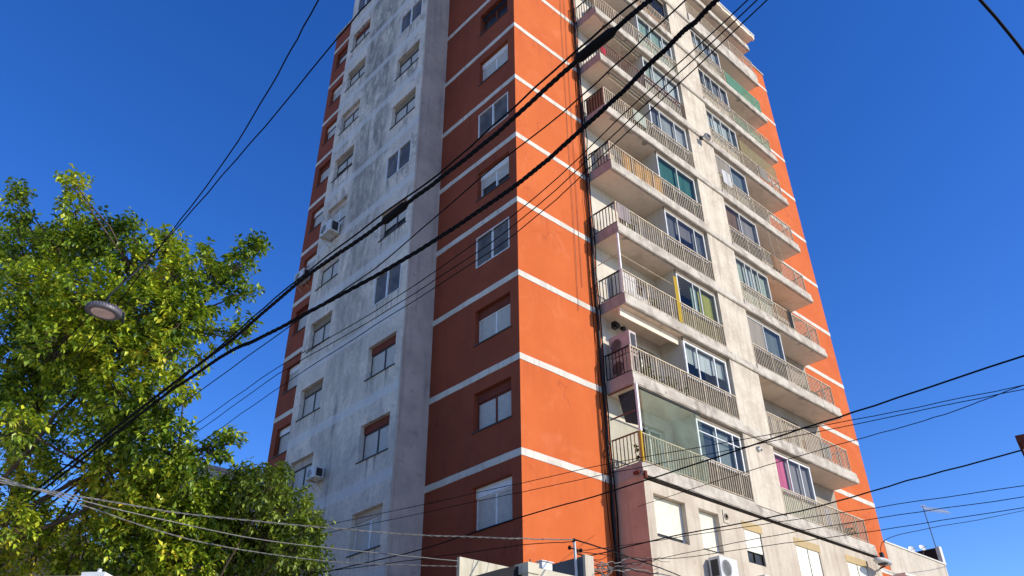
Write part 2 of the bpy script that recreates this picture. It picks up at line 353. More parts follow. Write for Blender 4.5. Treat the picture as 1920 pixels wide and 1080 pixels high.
# the wall behind the balconies, with door openings
doors = []
for k in range(0, 10): doors += [(5.1, 6.35, zk(k)+.02, zk(k)+2.15), (14.2, 15.5, zk(k)+.02, zk(k)+2.15)]
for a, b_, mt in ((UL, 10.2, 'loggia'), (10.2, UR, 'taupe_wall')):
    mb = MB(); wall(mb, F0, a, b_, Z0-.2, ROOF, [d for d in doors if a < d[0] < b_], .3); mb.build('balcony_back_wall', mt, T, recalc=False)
for d in doors:
    mb = MB(); mb.mbox(F0, d[0]+.05, d[1]-.05, -.2, -.16, d[2]+.05, d[3]-.05); g = mb.build('balcony_door', 'pane_dark', T)
    mb = MB()
    for a, b in ((d[0]+.01, d[0]+.07), (d[1]-.07, d[1]-.01), ((d[0]+d[1])/2-.03, (d[0]+d[1])/2+.03)): mb.mbox(F0, a, b, -.22, -.13, d[2]+.01, d[3]-.01)
    mb.mbox(F0, d[0]+.07, d[1]-.07, -.22, -.13, d[3]-.08, d[3]-.015); mb.build('door_frame', 'white_metal', g)
# white floor bands, slightly proud of the paint
for k in range(0, 11):
    z1 = zk(k); z0 = z1-.2
    for mp, a, b_ in ((L0, .0, YB0), (L0, YB1, YF+.014), (F0, -.014, UL), (F0, UR, XW+.014)):
        mb = MB(); n = max(2, int((b_-a)/.3)); vs = []; fs = []; jr = random.Random(k*7+int(a*3))
        for i in range(n+1):
            u = a+(b_-a)*i/n; e = 0 if i in (0, n) else .007
            vs += [mp(u, 0, z0+jr.uniform(-e, e)), mp(u, .014, z0+jr.uniform(-e, e)), mp(u, .014, z1+jr.uniform(-e, e)), mp(u, 0, z1+jr.uniform(-e, e))]
        for i in range(n):
            for q in range(4): fs.append((4*i+q, 4*i+(q+1) % 4, 4*i+4+(q+1) % 4, 4*i+4+q))
        mb.add(vs, fs+[(0, 1, 2, 3), (4*n+3, 4*n+2, 4*n+1, 4*n)]); mb.build('floor_band', 'stripe', T)
mb = MB(); mb.box(-.05, XW+.05, -.05, .2, ROOF, ROOF+.12); mb.box(-.05, .2, .2, YF+.05, ROOF, ROOF+.12); mb.build('parapet_cap', 'ledge', T)

# ---- windows of the shaded side
def slats(mb, mp, u0, u1, z0, z1, d, pitch=.055):
    n = max(2, round((z1-z0)/pitch)); h = (z1-z0)/n; vs = []; fs = []
    for i in range(n):
        for dz, dd in ((0, 0), (.25, .010), (.85, .010), (1, 0)):
            vs += [mp(u0, d+dd, z0+(i+dz)*h), mp(u1, d+dd, z0+(i+dz)*h)]
    for i in range(4*n-1): fs.append((2*i, 2*i+1, 2*i+3, 2*i+2))
    mb.add(vs, fs)
def window(mp, u0, u1, z0, z1, kind, top=None, fm='white_metal', open_=(0, 0), gl='pane_dark', sh='shutter', label=None, toph=.27):
    fr = MB(); t = .036; um = (u0+u1)/2
    if kind == 'flush':
        d0, d1 = -.06, .02; zt = z1
    else: d0, d1 = -.27, -.17; zt = z1-(toph if top else .05)
    fr.mbox(mp, u0+.004, u0+t, d0, d1, z0+.004, zt); fr.mbox(mp, u1-t, u1-.004, d0, d1, z0+.004, zt)
    fr.mbox(mp, u0+t, u1-t, d0, d1, z0+.004, z0+t); fr.mbox(mp, u0+t, u1-t, d0, d1, zt-t, zt-.004); fr.mbox(mp, um-.032, um+.032, d0, d1, z0+t, zt-t)
    F = fr.build('window', fm, T)
    if label: F['label'] = label
    for i, (a, b) in enumerate(((u0+t, um-.032), (um+.032, u1-t))):
        m = MB(); m.mbox(mp, a, b, d0+.02, d0+.03, z0+t, zt-t); m.build('pane', 'pane_grey' if kind == 'flush' else gl, F)
        if kind == 'shut' and open_[i] < 1:
            zb = z0+t+(zt-z0-2*t)*open_[i]
            m = MB(); slats(m, mp, a+.003, b-.003, zb, zt-t, d1-.03); m.build('shutter', sh, F)
        if kind == 'flush':
            m = MB(); m.mbox(mp, a, b, d0-.12, d0-.11, z0+t, zt-t); m.build('curtain', 'c_grey', F)
    if top:
        m = MB(); m.mbox(mp, u0+.004, u1-.004, d0-.02, d1+.03, zt+.002, z1-.004); m.build('shutter_box', top, F)
    if kind != 'flush':
        m = MB(); m.mbox(mp, u0-.05, u1+.05, -.17, .035, z0-.035, z0-.002); m.build('sill', 'sill', F)
    return F
rnd = random.Random(3)
corner_cfg = {-1: ('shut', 'white_metal', (0, 0)), 0: ('shut', 'red_lintel', (0, 0)), 1: ('shut', 'red_lintel', (0, 0)), 2: ('flush', None, (0, 0)), 3: ('shut', 'white_metal', (.5, .62)),
              4: ('flush', None, 0), 5: ('shut', 'white_metal', (0, 0)), 6: ('shut', 'dark_metal', (1, 1)), 7: ('flush', None, 0), 8: ('shut', 'white_metal', (0, 0)), 9: ('shut', 'red_lintel', (0, 0))}
right_cfg = {-1: ('shut', 'side', (0, 0)), 0: ('shut', 'red_lintel', (0, 0)), 1: ('shut', 'red_lintel', (0, 0)), 2: ('flush', None, 0), 3: ('shut', 'red_lintel', (.55, .6)), 4: ('flush', None, 0),
             5: ('shut', 'brown_lintel', (.12, .3)), 6: ('shut', 'brown_lintel', (.3, .4)), 7: ('flush', None, 0), 8: ('shut', 'yellow', (0, 0)), 9: ('flush', None, 0), 10: ('shut', 'side', (0, 0))}
left_cfg = {0: ('shut', 'side', (0, 0)), 1: ('shut', 'brown_lintel', (0, 0)), 2: ('shut', 'brown_lintel', (0, 0)), 3: ('shut', 'side', (0, 0)), 4: ('shut', 'side', (0, .25)), 5: ('shut', 'brown_lintel', (.55, .6)),
            6: ('shut', 'side', (0, 0)), 7: ('shut', 'brown_lintel', (0, 0)), 8: ('shut', 'red_lintel', (.1, 0)), 9: ('flush', None, 0), 10: ('shut', 'side', (0, 0))}
for k in ks:
    z0, z1 = zk(k)+1.0, zk(k)+2.2
    c = corner_cfg[k]; window(L0, .37, 1.97, z0, z1, c[0], c[1], 'red_lintel' if k in (0, 6) else 'white_metal', c[2] if c[2] else (0, 0))
    window(L0, 12.85, 14.45, z0, z1, 'shut', 'white_metal' if k % 3 else 'red_lintel', 'sill' if k % 2 else 'white_metal', (0, .0) if k != 6 else (.2, .3))
for cfg, a, b in ((right_cfg, 4.53, 6.12), (left_cfg, 8.97, 10.52)):
    for k, c in cfg.items(): window(LB, a, b, zk(k)+1.0, zk(k)+2.2, c[0], c[1], 'white_metal' if c[0] == 'flush' or k in (-1, 4) else 'sill', c[2] if c[2] else (0, 0))
mb = MB(); mb.mbox(LB, 7.9, 8.58, -.3, -.26, zk(-1)+1.02, zk(-1)+2.58); mb.build('stair_vent', 'grille', T)
# rainwater pipe and an old conduit on the block
mb = MB(); mb.tube([(XB-.0, YB0-.03, 3), (XB-.0, YB0-.03, 22), (XB-.0, YB0-.02, 41)], .035, 6); mb.build('rain_pipe', 'side', T)

# ---- projecting balcony bay on the sunlit side
YV = -DV
V = RF(YV)
W5 = [(3.93, 5.36, 7.43, 8.62), (6.0, 6.99, 7.43, 8.62), (8.26, 9.2, 7.43, 8.43), (11.24, 12.76, 7.15, 8.45), (14.67, 16.14, 7.15, 8.46)]
mb = MB(); wall(mb, V, UL, UR, 0, Z0-.32, W5, .3); mb.build('lower_front_wall', 'beige', T, recalc=False)
mb = MB(); mb.quad((UL, YV, 0), (UL, 0, 0), (UL, 0, Z0-.2), (UL, YV, Z0-.2)); mb.build('lower_side_wall', 'salmon', T)
mb = MB(); mb.quad((UR, YV, 0), (UR, 0, 0), (UR, 0, Z0-.2), (UR, YV, Z0-.2)); mb.build('lower_end_wall', 'beige', T)
for i, (a, b, c, d) in enumerate(W5):
    t = .04; fr = MB()
    dd = (-.22, -.16) if i < 2 else (-.1, -.04)
    fr.mbox(V, a+.003, a+t, dd[0], dd[1], c, d-.003); fr.mbox(V, b-t, b-.003, dd[0], dd[1], c, d-.003); fr.mbox(V, a+t, b-t, dd[0], dd[1], c+.003, c+t)
    if i >= 2: fr.mbox(V, (a+b)/2-.025, (a+b)/2+.025, dd[0], dd[1], c+t, d-.003)
    F = fr.build('window', 'white_metal' if i != 2 else 'dark_metal', T)
    op = [.1, .06, .32, .22, .15][i]
    m = MB(); m.mbox(V, a+t, b-t, dd[0]+.005, dd[0]+.015, c+t, d-.003); m.build('pane', 'pane_dark', F)
    if i < 2: spans = [(a+t+.003, b-t-.003)]
    elif i == 2: spans = [(a+t+.003, b-t-.003)]
    else: spans = [(a+t+.003, (a+b)/2-.028), ((a+b)/2+.028, b-t-.003)]
    for s0, s1 in spans:
        m = MB(); slats(m, V, s0, s1, c+t+(d-c)*op, d-.004, dd[1]-.02 if i < 2 else dd[1]+.012, .05 if i < 2 else .2); m.build('shutter', 'shutter_cream', F)
    if i >= 2:
        m = MB(); m.mbox(V, a-.06, b+.1, 0, .008, d+.004, d+.25); m.build('lintel_patch', 'yellow', F)
mb = MB(); mb.box(PL, PR, -1.05, 0, Z0+.16, 38.1); mb.build('pier', 'pier', T)
ZC = {k: 0 for k in range(11)}
def rough_strip(mb, u0, u1, d0, d1, z0, z1, seg=.35, jit=.014, seed=0):    # long concrete edge, a little worn
    rr = random.Random(seed); n = max(1, int((u1-u0)/seg)); vs = []; fs = []
    for i in range(n+1):
        u = u0+(u1-u0)*i/n; j = lambda: rr.uniform(-jit, jit)
        vs += [F0(u, d0, z0), F0(u, d1+j(), z0+j()), F0(u, d1+j(), z1+j()), F0(u, d0, z1+j()*.5)]
    for i in range(n):
        for a in range(4): fs.append((4*i+a, 4*i+(a+1) % 4, 4*i+4+(a+1) % 4, 4*i+4+a))
    fs += [(0, 1, 2, 3), (4*n+3, 4*n+2, 4*n+1, 4*n)]
    mb.add(vs, fs)
def railing(u0, u1, z, d, step=.125, bar=.011, left=None, right=None, zt=None, mid=False):
    mb = MB(); zb = z+.26; zt = zt or z+1.09; n = max(1, round((u1-u0)/step))
    for i in range(n+1):
        u = u0+(u1-u0)*i/n; j = random.uniform(-.006, .006); b = .02 if i % 10 == 0 else bar
        mb.hexa([F0(u-b, d-b, zb), F0(u+b, d-b, zb), F0(u+b, d+b, zb), F0(u-b, d+b, zb), F0(u-b+j, d-b, zt), F0(u+b+j, d-b, zt), F0(u+b+j, d+b, zt), F0(u-b+j, d+b, zt)])
    mb.mbox(F0, u0-.02, u1+.02, d-.024, d+.024, zt, zt+.035); mb.mbox(F0, u0-.02, u1+.02, d-.012, d+.012, zb, zb+.022)
    if mid: mb.mbox(F0, u0-.02, u1+.02, d-.012, d+.012, zt-.25, zt-.225)
    return mb
def side_rail(u, z, d0, d1, step=.13):
    mb = MB(); zb, zt = z+.26, z+1.09; n = max(1, round((d1-d0)/step))
    for i in range(n+1):
        d = d0+(d1-d0)*i/n; b = .011
        mb.mbox(F0, u-b, u+b, d-b, d+b, zb, zt)
    mb.mbox(F0, u-.022, u+.022, d0-.02, d1+.02, zt, zt+.035); mb.mbox(F0, u-.012, u+.012, d0, d1, zb, zb+.02)
    return mb
SL = {}
for k in range(0, 11):
    z = zk(k)
    mb = MB()
    rough_strip(mb, UL, UR, 0, DV-.005, z-.2, z, .5, .004, k)
    rough_strip(mb, UL, UR, DV-.1, DV+.012, z-.17, z+.0, .3, .008, 20+k)      # fascia
    rough_strip(mb, UL+.01, PL, DV-.13, DV-.012, z+.0, z+.21, .3, .008, 40+k)     # upstand under the railing
    rough_strip(mb, PR, UR-.01, DV-.13, DV-.012, z+.0, z+.21, .3, .008, 60+k)
    rough_strip(mb, PL, PR, DV-.13, DV-.03, z+.0, z+.12, .3, .006, 80+k)
    s = mb.build('balcony_slab', 'ledge', T); SL[k] = s
    mb = MB(); mb.quad((UL+.02, -DV+.11, z-.203), (UR-.02, -DV+.11, z-.203), (UR-.02, -.002, z-.203), (UL+.02, -.002, z-.203)); mb.build('soffit', 'soffit', s)
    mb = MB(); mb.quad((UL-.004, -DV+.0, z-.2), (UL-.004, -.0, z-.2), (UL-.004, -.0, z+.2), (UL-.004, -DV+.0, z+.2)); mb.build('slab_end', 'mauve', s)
    mb = MB(); mb.box(UL, UL+.1, -DV+.13, 0, z, z+.2); mb.build('end_kerb', 'ledge', s)
    mb = MB(); mb.box(UR-.1, UR, -DV+.13, 0, z, z+.1); mb.build('end_kerb', 'ledge', s)
    if k == 10: continue
    lm = {6: 'rust_metal'}.get(k, 'rail'); rm = {7: 'rail'}.get(k, 'rail')
    railing(UL+.05, PL-.03, z, DV-.06, mid=False).build('railing', lm, s)
    if k < 9: railing(PR+.03, UR-.35, z, DV-.06).build('railing', rm, s)
    side_rail(UL+.05, z, .06, DV-.08).build('side_railing', 'dark_metal' if k != 0 else 'rust_metal', s)
    side_rail(UR-.35, z, .06, DV-.08).build('side_railing', 'rust_metal' if k in (2, 0, 4) else 'rail', s)

def curtain(u0, u1, z0, z1, d, mat, parent, name='curtain', fold=.02, wl_=.11, mp=F0):
    n = max(4, int((u1-u0)/.03)); vs = []; fs = []
    ph = random.uniform(0, 6)
    for i in range(n+1):
        u = u0+(u1-u0)*i/n; o = fold*math.sin(ph+2*math.pi*(u-u0)/wl_)*(.7+.3*math.sin(ph+u*9))
        vs += [mp(u, d+o, z0), mp(u, d+o*.7, z1)]
    for i in range(n): fs.append((2*i, 2*i+2, 2*i+3, 2*i+1))
    mb = MB(); mb.add(vs, fs); return mb.build(name, mat, parent, smooth=True)

def enclosure(k, u0, u1, panes, infill='c_grey', frame='white_metal', side=None, gl='glass', top=0., label=None, infold=.0):
    """glazed-in part of a balcony; panes = list of (weight, curtain material or None, fraction of drop)"""
    z = zk(k); zt = zk(k+1)-.36; zb = z+1.13; d = .93; t = .04
    fr = MB(); x = u0; tot = sum(p[0] for p in panes); cuts = [u0]
    for p in panes: x += (u1-u0)*p[0]/tot; cuts.append(x)
    fr.mbox(F0, u0, u1, d-.03, d+.03, zb-.05, zb); fr.mbox(F0, u0, u1, d-.03, d+.03, zt-.05, zt)
    for i, c in enumerate(cuts):
        hw = .035 if i in (0, len(cuts)-1) else .022
        c = min(max(c, u0+hw), u1-hw); fr.mbox(F0, c-hw, c+hw, d-.025, d+.025, zb, zt-.05)
    if top: fr.mbox(F0, u0+.04, u1-.04, d-.02, d+.02, zt-top-.03, zt-top)
    E = fr.build('glazed_enclosure', frame, T)
    if label: E['label'] = label
    m = MB(); m.mbox(F0, u0, u1, d-.035, d+.035, zt, zk(k+1)-.2); m.build('lintel', 'brown_lintel', E)  # coloured dark to stand for the shadow line under the slab
    if infold: curtain(u0+.02, u1-.02, z+.05, zb-.06, d-.05, infill, E, 'infill_screen', .012)
    else:
        m = MB(); m.mbox(F0, u0, u1, d-.06, d-.02, z+.004, zb-.05); m.build('infill_panel', infill, E)
    for i, p in enumerate(panes):
        a, b = cuts[i]+.024, cuts[i+1]-.024
        m = MB(); m.quad(F0(a, d, zb), F0(b, d, zb), F0(b, d, zt-.05), F0(a, d, zt-.05)); m.build('pane', gl if p[1] != 'board' else 'c_taupe', E, recalc=False)
        if p[1] and p[1] != 'board':
            drop = p[2] if len(p) > 2 else 1.
            curtain(a, b, zt-.06-(zt-.06-zb)*drop, zt-.06, d-.12, p[1], E)
    if side:       # side wall towards the open balcony
        us = u0 if side < 0 else u1
        a, b = (us, us+.05) if side < 0 else (us-.05, us)
        m = MB(); m.box(a, b, -d+.03, -.002, z+.004, zk(k+1)-.205); m.build('side_partition', 'loggia', E)
    # dim interior backdrop so the glazing is not see-through to the sunlit wall
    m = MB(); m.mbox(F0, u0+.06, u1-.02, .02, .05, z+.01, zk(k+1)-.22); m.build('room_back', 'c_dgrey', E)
    return E
# left bay
enclosure(0, EL+.08, PL-.06, [(1, 'c_navy'), (.9, 'c_blue'), (.45, None)], 'c_dark', 'white_metal', -1, 'glass', .38)
enclosure(1, EL, PL-.12, [(.8, 'c_white', .5), (1.1, 'c_laundry', .55), (.8, 'c_white', .5)], 'c_dark', 'white_metal', -1)
enclosure(2, EL+.15, PL-.08, [(1, None), (.45, 'c_green'), (1, 'c_yel')], 'c_mesh', 'alu', -1)
enclosure(3, EL, PL-.12, [(.8, 'c_grey'), (1.1, 'c_lav', .5), (.7, 'c_grey')], 'c_dark', 'alu', -1, 'glass_blue')
enclosure(4, EL, PL-.12, [(1, 'c_teal'), (.95, 'c_teal')], 'c_dgrey', 'alu', -1, 'glass')
enclosure(5, EL, PL-.12, [(.8, 'c_grey'), (1.2, 'c_white'), (1, 'c_laundry')], 'c_dark', 'alu', -1, 'glass_blue')
enclosure(6, EL, PL-.12, [(.7, 'c_pale'), (1, 'c_white'), (.9, 'c_laundry')], 'c_pale', 'alu', -1)
enclosure(7, EL, PL-.12, [(1, 'c_green'), (1, 'c_green'), (.7, 'c_white')], 'c_green', 'alu', -1)
enclosure(8, EL, PL-.12, [(1, 'c_grey'), (.8, None)], 'c_brown', 'dark_metal', -1)
enclosure(9, EL, PL-.12, [(1, 'c_cream'), (.8, 'c_grey')], 'c_cream', 'white_metal', -1)
# right bay
enclosure(0, PR+.02, ER, [(1.15, 'c_pink'), (.9, 'c_lav'), (.85, 'c_lav')], 'c_pale', 'white_metal', 1, infold=1)
enclosure(2, PR+.02, ER, [(1.25, 'board'), (1.3, 'c_blue')], 'c_dark', 'alu', 1, 'glass_blue')
enclosure(3, PR+.02, ER, [(1, 'c_pale'), (.6, 'c_white'), (.6, 'c_white'), (1, 'c_pale')], 'c_pale', 'shutter', 1, 'glass', infold=1)
enclosure(4, PR+.02, ER, [(1, 'c_brown'), (1.1, 'c_lav')], 'c_dark', 'alu', 1)
enclosure(5, PR+.02, ER, [(1, 'board'), (1.0, 'c_blue')], 'c_cream', 'alu', 1, 'glass_blue')
enclosure(6, PR+.02, ER, [(.7, 'c_white'), (.7, 'c_laundry'), (.8, 'c_white'), (.6, 'c_blue')], 'c_cream', 'alu', 1, infold=1)
enclosure(7, PR+.02, ER, [(.8, 'c_grey'), (.8, 'c_taupe'), (1, 'c_grey'), (.9, 'c_lav')], 'c_cream', 'alu', 1, infold=1)
enclosure(8, PR+.02, ER, [(.6, 'c_blue'), (.7, 'c_white'), (.9, 'c_blue'), (.9, 'c_white')], 'c_cream', 'alu', 1, 'glass_blue', infold=1)

def screen(k, u0, u1, h0, h1, d, mat, name, wavy=.0):
    z = zk(k)
    if wavy: return curtain(u0, u1, z+h0, z+h1, d, mat, SL[k], name, wavy, .16)
    m = MB(); m.mbox(F0, u0, u1, d-.004, d+.004, z+h0, z+h1); return m.build(name, mat, SL[k])
# green shade screen hung over the first balcony
n = 16; m = MB(); vs = []; fs = []
for i in range(n+1):
    u = UL+.22+(EL-UL-.17)*i/n
    zb = zk(0)+.22+(.03 if i % 2 else -.02)+.05*math.sin(i*.7)
    for j in range(7):
        s = j/6; vs.append(F0(u, DV+.03+.035*math.sin(s*3.1)*(1+.3*math.sin(i)), zb+(zk(1)-.33-zb)*s))
for i in range(n):
    for j in range(6): fs.append((7*i+j, 7*i+7+j, 7*i+8+j, 7*i+j+1))
m.add(vs, fs); g = m.build('shade_screen', 'green_film', SL[0], smooth=True); g['label'] = 'green translucent shade screen'
m = MB(); m.tube([F0(UL+.2, DV+.03, zk(1)-.32), F0(EL+.06, DV+.03, zk(1)-.32)], .03, 8); m.build('screen_roller', 'dark_metal', SL[0])
m = MB(); m.mbox(F0, UL+.03, UL+.11, DV-.02, DV+.05, zk(0)+1.1, zk(1)-.2); m.build('corner_post', 'white_metal', SL[0])
m = MB(); m.mbox(F0, UL+.03, UL+.09, DV-.02, DV+.04, zk(0)+.2, zk(0)+1.1); m.build('corner_post', 'c_gold', SL[0])
m = MB(); m.mbox(F0, UL+.03, UL+.06, .05, DV-.1, zk(0)+1.75, zk(0)+1.79); m.mbox(F0, UL+.03, UL+.06, .05, DV-.1, zk(1)-.25, zk(1)-.2); m.build('side_bar', 'rust_metal', SL[0])
m = MB(); m.add([F0(UL+.14, .35, zk(1)-.3), F0(UL+.16, DV-.1, zk(1)-.3), F0(UL+.2, DV-.12, zk(0)+1.35), F0(UL+.2, .5, zk(0)+1.6)], [(0, 1, 2, 3)]); m.build('shade_cloth', 'c_dgrey', SL[0])
# white valance beam over floor 1
m = MB(); m.mbox(F0, UL+.06, EL-.02, DV-.36, DV-.3, zk(2)-.5, zk(2)-.208); m.build('awning_box', 'soffit', SL[1])
m = MB(); m.mbox(F0, UL+.02, UL+.08, DV-.12, DV-.06, zk(2)+.2, zk(3)-.2); m.build('awning_post', 'white_metal', SL[2])
m = MB(); m.tube([F0(UL+.05, DV-.09, zk(2)+1.75), F0(EL+.2, DV-.09, zk(2)+1.75)], .012, 6); m.tube([F0(UL+.05, DV-.09, zk(2)+1.75), F0(UL+.05, .05, zk(2)+1.75)], .014, 6); m.build('awning_bar', 'rail', SL[2])
screen(4, 4.35, EL+.05, .24, 1.08, DV-.1, 'c_reed', 'reed_screen', .015)
for k in (5, 6):
    m = MB()
    for dz, dd in ((-.33, .88), (-.45, .80)): m.tube([F0(UL+.75, dd, zk(k+1)+dz), F0(EL-.15, dd, zk(k+1)+dz)], .022, 6)
    m.build('awning_rods', 'c_cream', SL[k])
    m = MB(); m.mbox(F0, UL+.7, EL-.1, .82, .9, zk(k+1)-.30, zk(k+1)-.206); m.build('rod_housing', 'brown_lintel', SL[k])
m = MB()
for u in (4.2, 5.2, 6.1): m.tube([F0(u, DV-.06, zk(6)+1.1), F0(u, DV-.1, zk(7)-.2)], .012, 6)
m.build('clothes_poles', 'rust_metal', SL[6])
m = MB(); m.box(UL+.07, UL+.09, -.98, -.12, zk(5)+.25, zk(5)+1.08); m.build('side_board', 'c_brown', SL[5])
m = MB(); m.box(UL+.07, UL+.09, -.98, -.5, zk(4)+.3, zk(4)+.6); m.build('side_board', 'loggia', SL[4])
screen(8, ER+.05, UR-.4, .2, 1.1, DV-.02, 'green_net', 'shade_net')
screen(7, ER+.05, UR-.4, .26, .98, DV-.1, 'green_net', 'shade_net')
screen(6, ER+.05, UR-.45, 1.12, 1.95, DV-.08, 'yellow_net', 'mesh_screen')
m = MB()
for u in (ER+.1, 14.6, 15.7, UR-.42): m.tube([F0(u, DV-.07, zk(6)+1.1), F0(u, DV-.07, zk(6)+1.97)], .014, 6)
m.tube([F0(ER+.1, DV-.07, zk(6)+1.97), F0(UR-.42, DV-.07, zk(6)+1.97)], .014, 6); m.build('mesh_frame', 'rail', SL[6])
screen(1, PR+.05, ER-.1, .27, 1.06, DV-.14, 'c_cream', 'privacy_curtain', .014)
m = MB()
for u in (14.7, 15.4): m.tube([F0(u, DV-.06, zk(4)+1.1), F0(u-.1, DV-.1, zk(5)-.2)], .01, 5)
m.build('clothes_cords', 'rail', SL[4])
# peach awning belly on floor 3, right bay
m = MB(); vs = []; fs = []
for i in range(13):
    u = ER+.1+(UR-.6-ER-.1)*i/12
    for j in range(6):
        s = j/5; vs.append(F0(u, .12+.9*s, zk(3)+1.75-.55*s*s))
for i in range(12):
    for j in range(5): fs.append((6*i+j, 6*i+6+j, 6*i+7+j, 6*i+j+1))
m.add(vs, fs); m.build('awning', 'c_orange', SL[3], smooth=True)
# solid parapet of the top right balcony with rail set on it, and its roof slab
m = MB(); rough_strip(m, PR, UR+.02, DV-.1, DV+.03, zk(9)-.25, zk(9)+.62, .3, .012, 301); m.build('top_parapet', 'ledge', SL[9])
railing(PR+.05, UR-.1, zk(9)+.45, DV-.04).build('railing', 'rail', SL[9])
m = MB()
rough_strip(m, 10.2, 17.5, -.5, DV+.28, ROOF-.62, ROOF-.42, .3, .03, 5); rough_strip(m, 10.2, 17.52, DV+.2, DV+.34, ROOF-.66, ROOF-.36, .3, .03, 6); m.build('roof_canopy', 'soffit', T)
m = MB(); m.tube([F0(10.3, DV+.36, ROOF-.38), F0(17.5, DV+.36, ROOF-.36)], .05, 8); m.build('gutter', 'white_metal', T)
# cable clipped under the first ledge
def sag(p, q, s=.0, n=10, jit=0., seed=1):
    p, q = Vector(p), Vector(q); rr = random.Random(seed); o = []
    for i in range(n+1):
        t = i/n; v = p.lerp(q, t); v.z -= 4*s*t*(1-t)
        if 0 < i < n: v += Vector((rr.uniform(-jit, jit), rr.uniform(-jit, jit), rr.uniform(-jit, jit)))
        o.append(v)
    return o
m = MB(); m.tube(sag((UL-.1, -1.15, Z0-.22), (UR+.1, -1.15, Z0-.24), .02, 24, .008, 4), .012, 6); tag(m.build('facade_cable', 'black_rubber'), 'black cable clipped along the underside of the lowest balcony ledge', 'cable')
m = MB(); m.box(UL-.09, UL, -1.02, -.82, Z0-.14, Z0-.06); m.mbox(F0, UL-.02, UL+.06, DV+.03, DV+.1, Z0-.3, Z0-.1); m.build('cable_bracket', 'red_lintel', T)
# dark service pipes and wires in the inner corner
m = MB(); m.tube([(3.40, -.07, 0), (3.40, -.07, 38)], .042, 8); tag(m.build('drain_pipe', 'dark_metal'), 'dark drainpipe running up the corner where orange wall meets balconies', 'pipe')
for i, (x, y, r_, s_, lab) in enumerate(((3.33, -.10, .016, 1, 'black riser cable just left of the drainpipe beside the balconies'), (3.48, -.11, .02, 2, 'thick black riser cable just right of the drainpipe beside the balconies'), (3.22, -.04, .010, 3, 'thin wire hanging loosely down the orange wall beside the drainpipe'))):
    rr = random.Random(s_); pts = [(x+rr.uniform(-.05, .05), y+rr.uniform(-.03, .03), z) for z in [0.2+1.0*j for j in range(38)]]
    m = MB(); m.tube(pts, r_, 6); tag(m.build('riser_cable', 'black_rubber'), lab, 'cable')
for i, x in enumerate((2.55, 2.8)):
    m = MB(); m.tube(sag((x, -.03, 14.4+i), (x+.12, -.03, 38), 0, 20, .012, 9+i), .008, 5); tag(m.build('wall_wire', 'rust_metal'), ('faint wire tacked up the orange wall, further from the drainpipe', 'faint wire tacked up the orange wall, nearer the drainpipe')[i], 'wire')

# ================================================================== things on the tower
def fan_unit(name, label, c, face, wd, ht, dp, mat='ac_white', bracket=True, fan=True):
    """condenser: c = centre of its back at the wall, face = outward unit vector (horizontal)"""
    c = Vector(c); f = Vector(face); s = Vector((-f.y, f.x, 0)); up = Vector((0, 0, 1))
    t = thing('air_conditioner', label, 'air conditioner', tuple(c-up*ht/2), 'air conditioners on the tower')
    def bx(m, a0, a1, d0, d1, z0, z1): m.hexa([c+s*a+f*d+up*z for z in (z0, z1) for a, d in ((a0, d0), (a1, d0), (a1, d1), (a0, d1))])
    m = MB(); bx(m, -wd/2, wd/2, .06, dp, -ht/2, ht/2); m.build('casing', mat, t, bevel=.015)
    if fan:
        rr = min(ht*.4, wd*.3); m = MB(); cc = c+f*dp+s*(-wd*.16)
        m.lathe(cc, f, [(.0, rr), (.012, rr), (.012, rr*.92), (.003, rr*.9)], 28); m.build('fan_ring', mat, t)
        m = MB(); m.lathe(cc, f, [(.002, rr*.9), (.005, rr*.88)], 28); m.build('fan_opening', 'grille', t)
        m = MB()
        for q in range(4): m.lathe(cc, f, [(.008, rr*(.2+.2*q)), (.014, rr*(.2+.2*q)), (.014, rr*(.2+.2*q)-.012), (.008, rr*(.2+.2*q)-.012)], 24)
        m.build('fan_guard', mat, t)
    for sg in (-1, 1):
        m = MB(); vs = []
        for i in range(13):
            o = sg*(wd/2+(.004 if i % 2 else .016)); z = -ht*.36+ht*.72*i/12
            vs += [c+s*o+f*(dp*.3)+up*z, c+s*o+f*(dp*.85)+up*z]
        m.add(vs, [(2*i, 2*i+1, 2*i+3, 2*i+2) for i in range(12)]); m.build('side_vent', 'grille', t)
    if bracket:
        for a in (-wd*.36, wd*.36):
            m = MB(); bx(m, a-.02, a+.02, 0, dp+.04, -ht/2-.045, -ht/2-.004); p = [c+s*a+f*.02+up*(-ht/2-.34), c+s*a+f*(dp*.9)+up*(-ht/2-.05)]; m.tube(p, .014, 6); m.build('bracket', 'rail', t)
    return t
fan_unit('ac', 'small white box air conditioner beside a shuttered window low on the grey block', (XB, 8.25, 10.42), (-1, 0, 0), .5, .36, .4)
fan_unit('ac', 'white air conditioner on brackets under a left-hand window halfway up the grey block', (XB, 9.55, 20.95), (-1, 0, 0), .8, .56, .5)
fan_unit('ac', 'air conditioner under a window on the narrow terracotta strip at the far left edge', (0, 13.9, 21.35), (-1, 0, 0), .8, .5, .42)
fan_unit('ac', 'white air conditioner under the second ground row window of the beige wall', (6.47, YV, 6.88), (0, -1, 0), .86, .62, .44)
fan_unit('ac', 'white air conditioner at the bottom edge under the half-open shutter', (8.75, YV, 6.75), (0, -1, 0), .82, .55, .4)
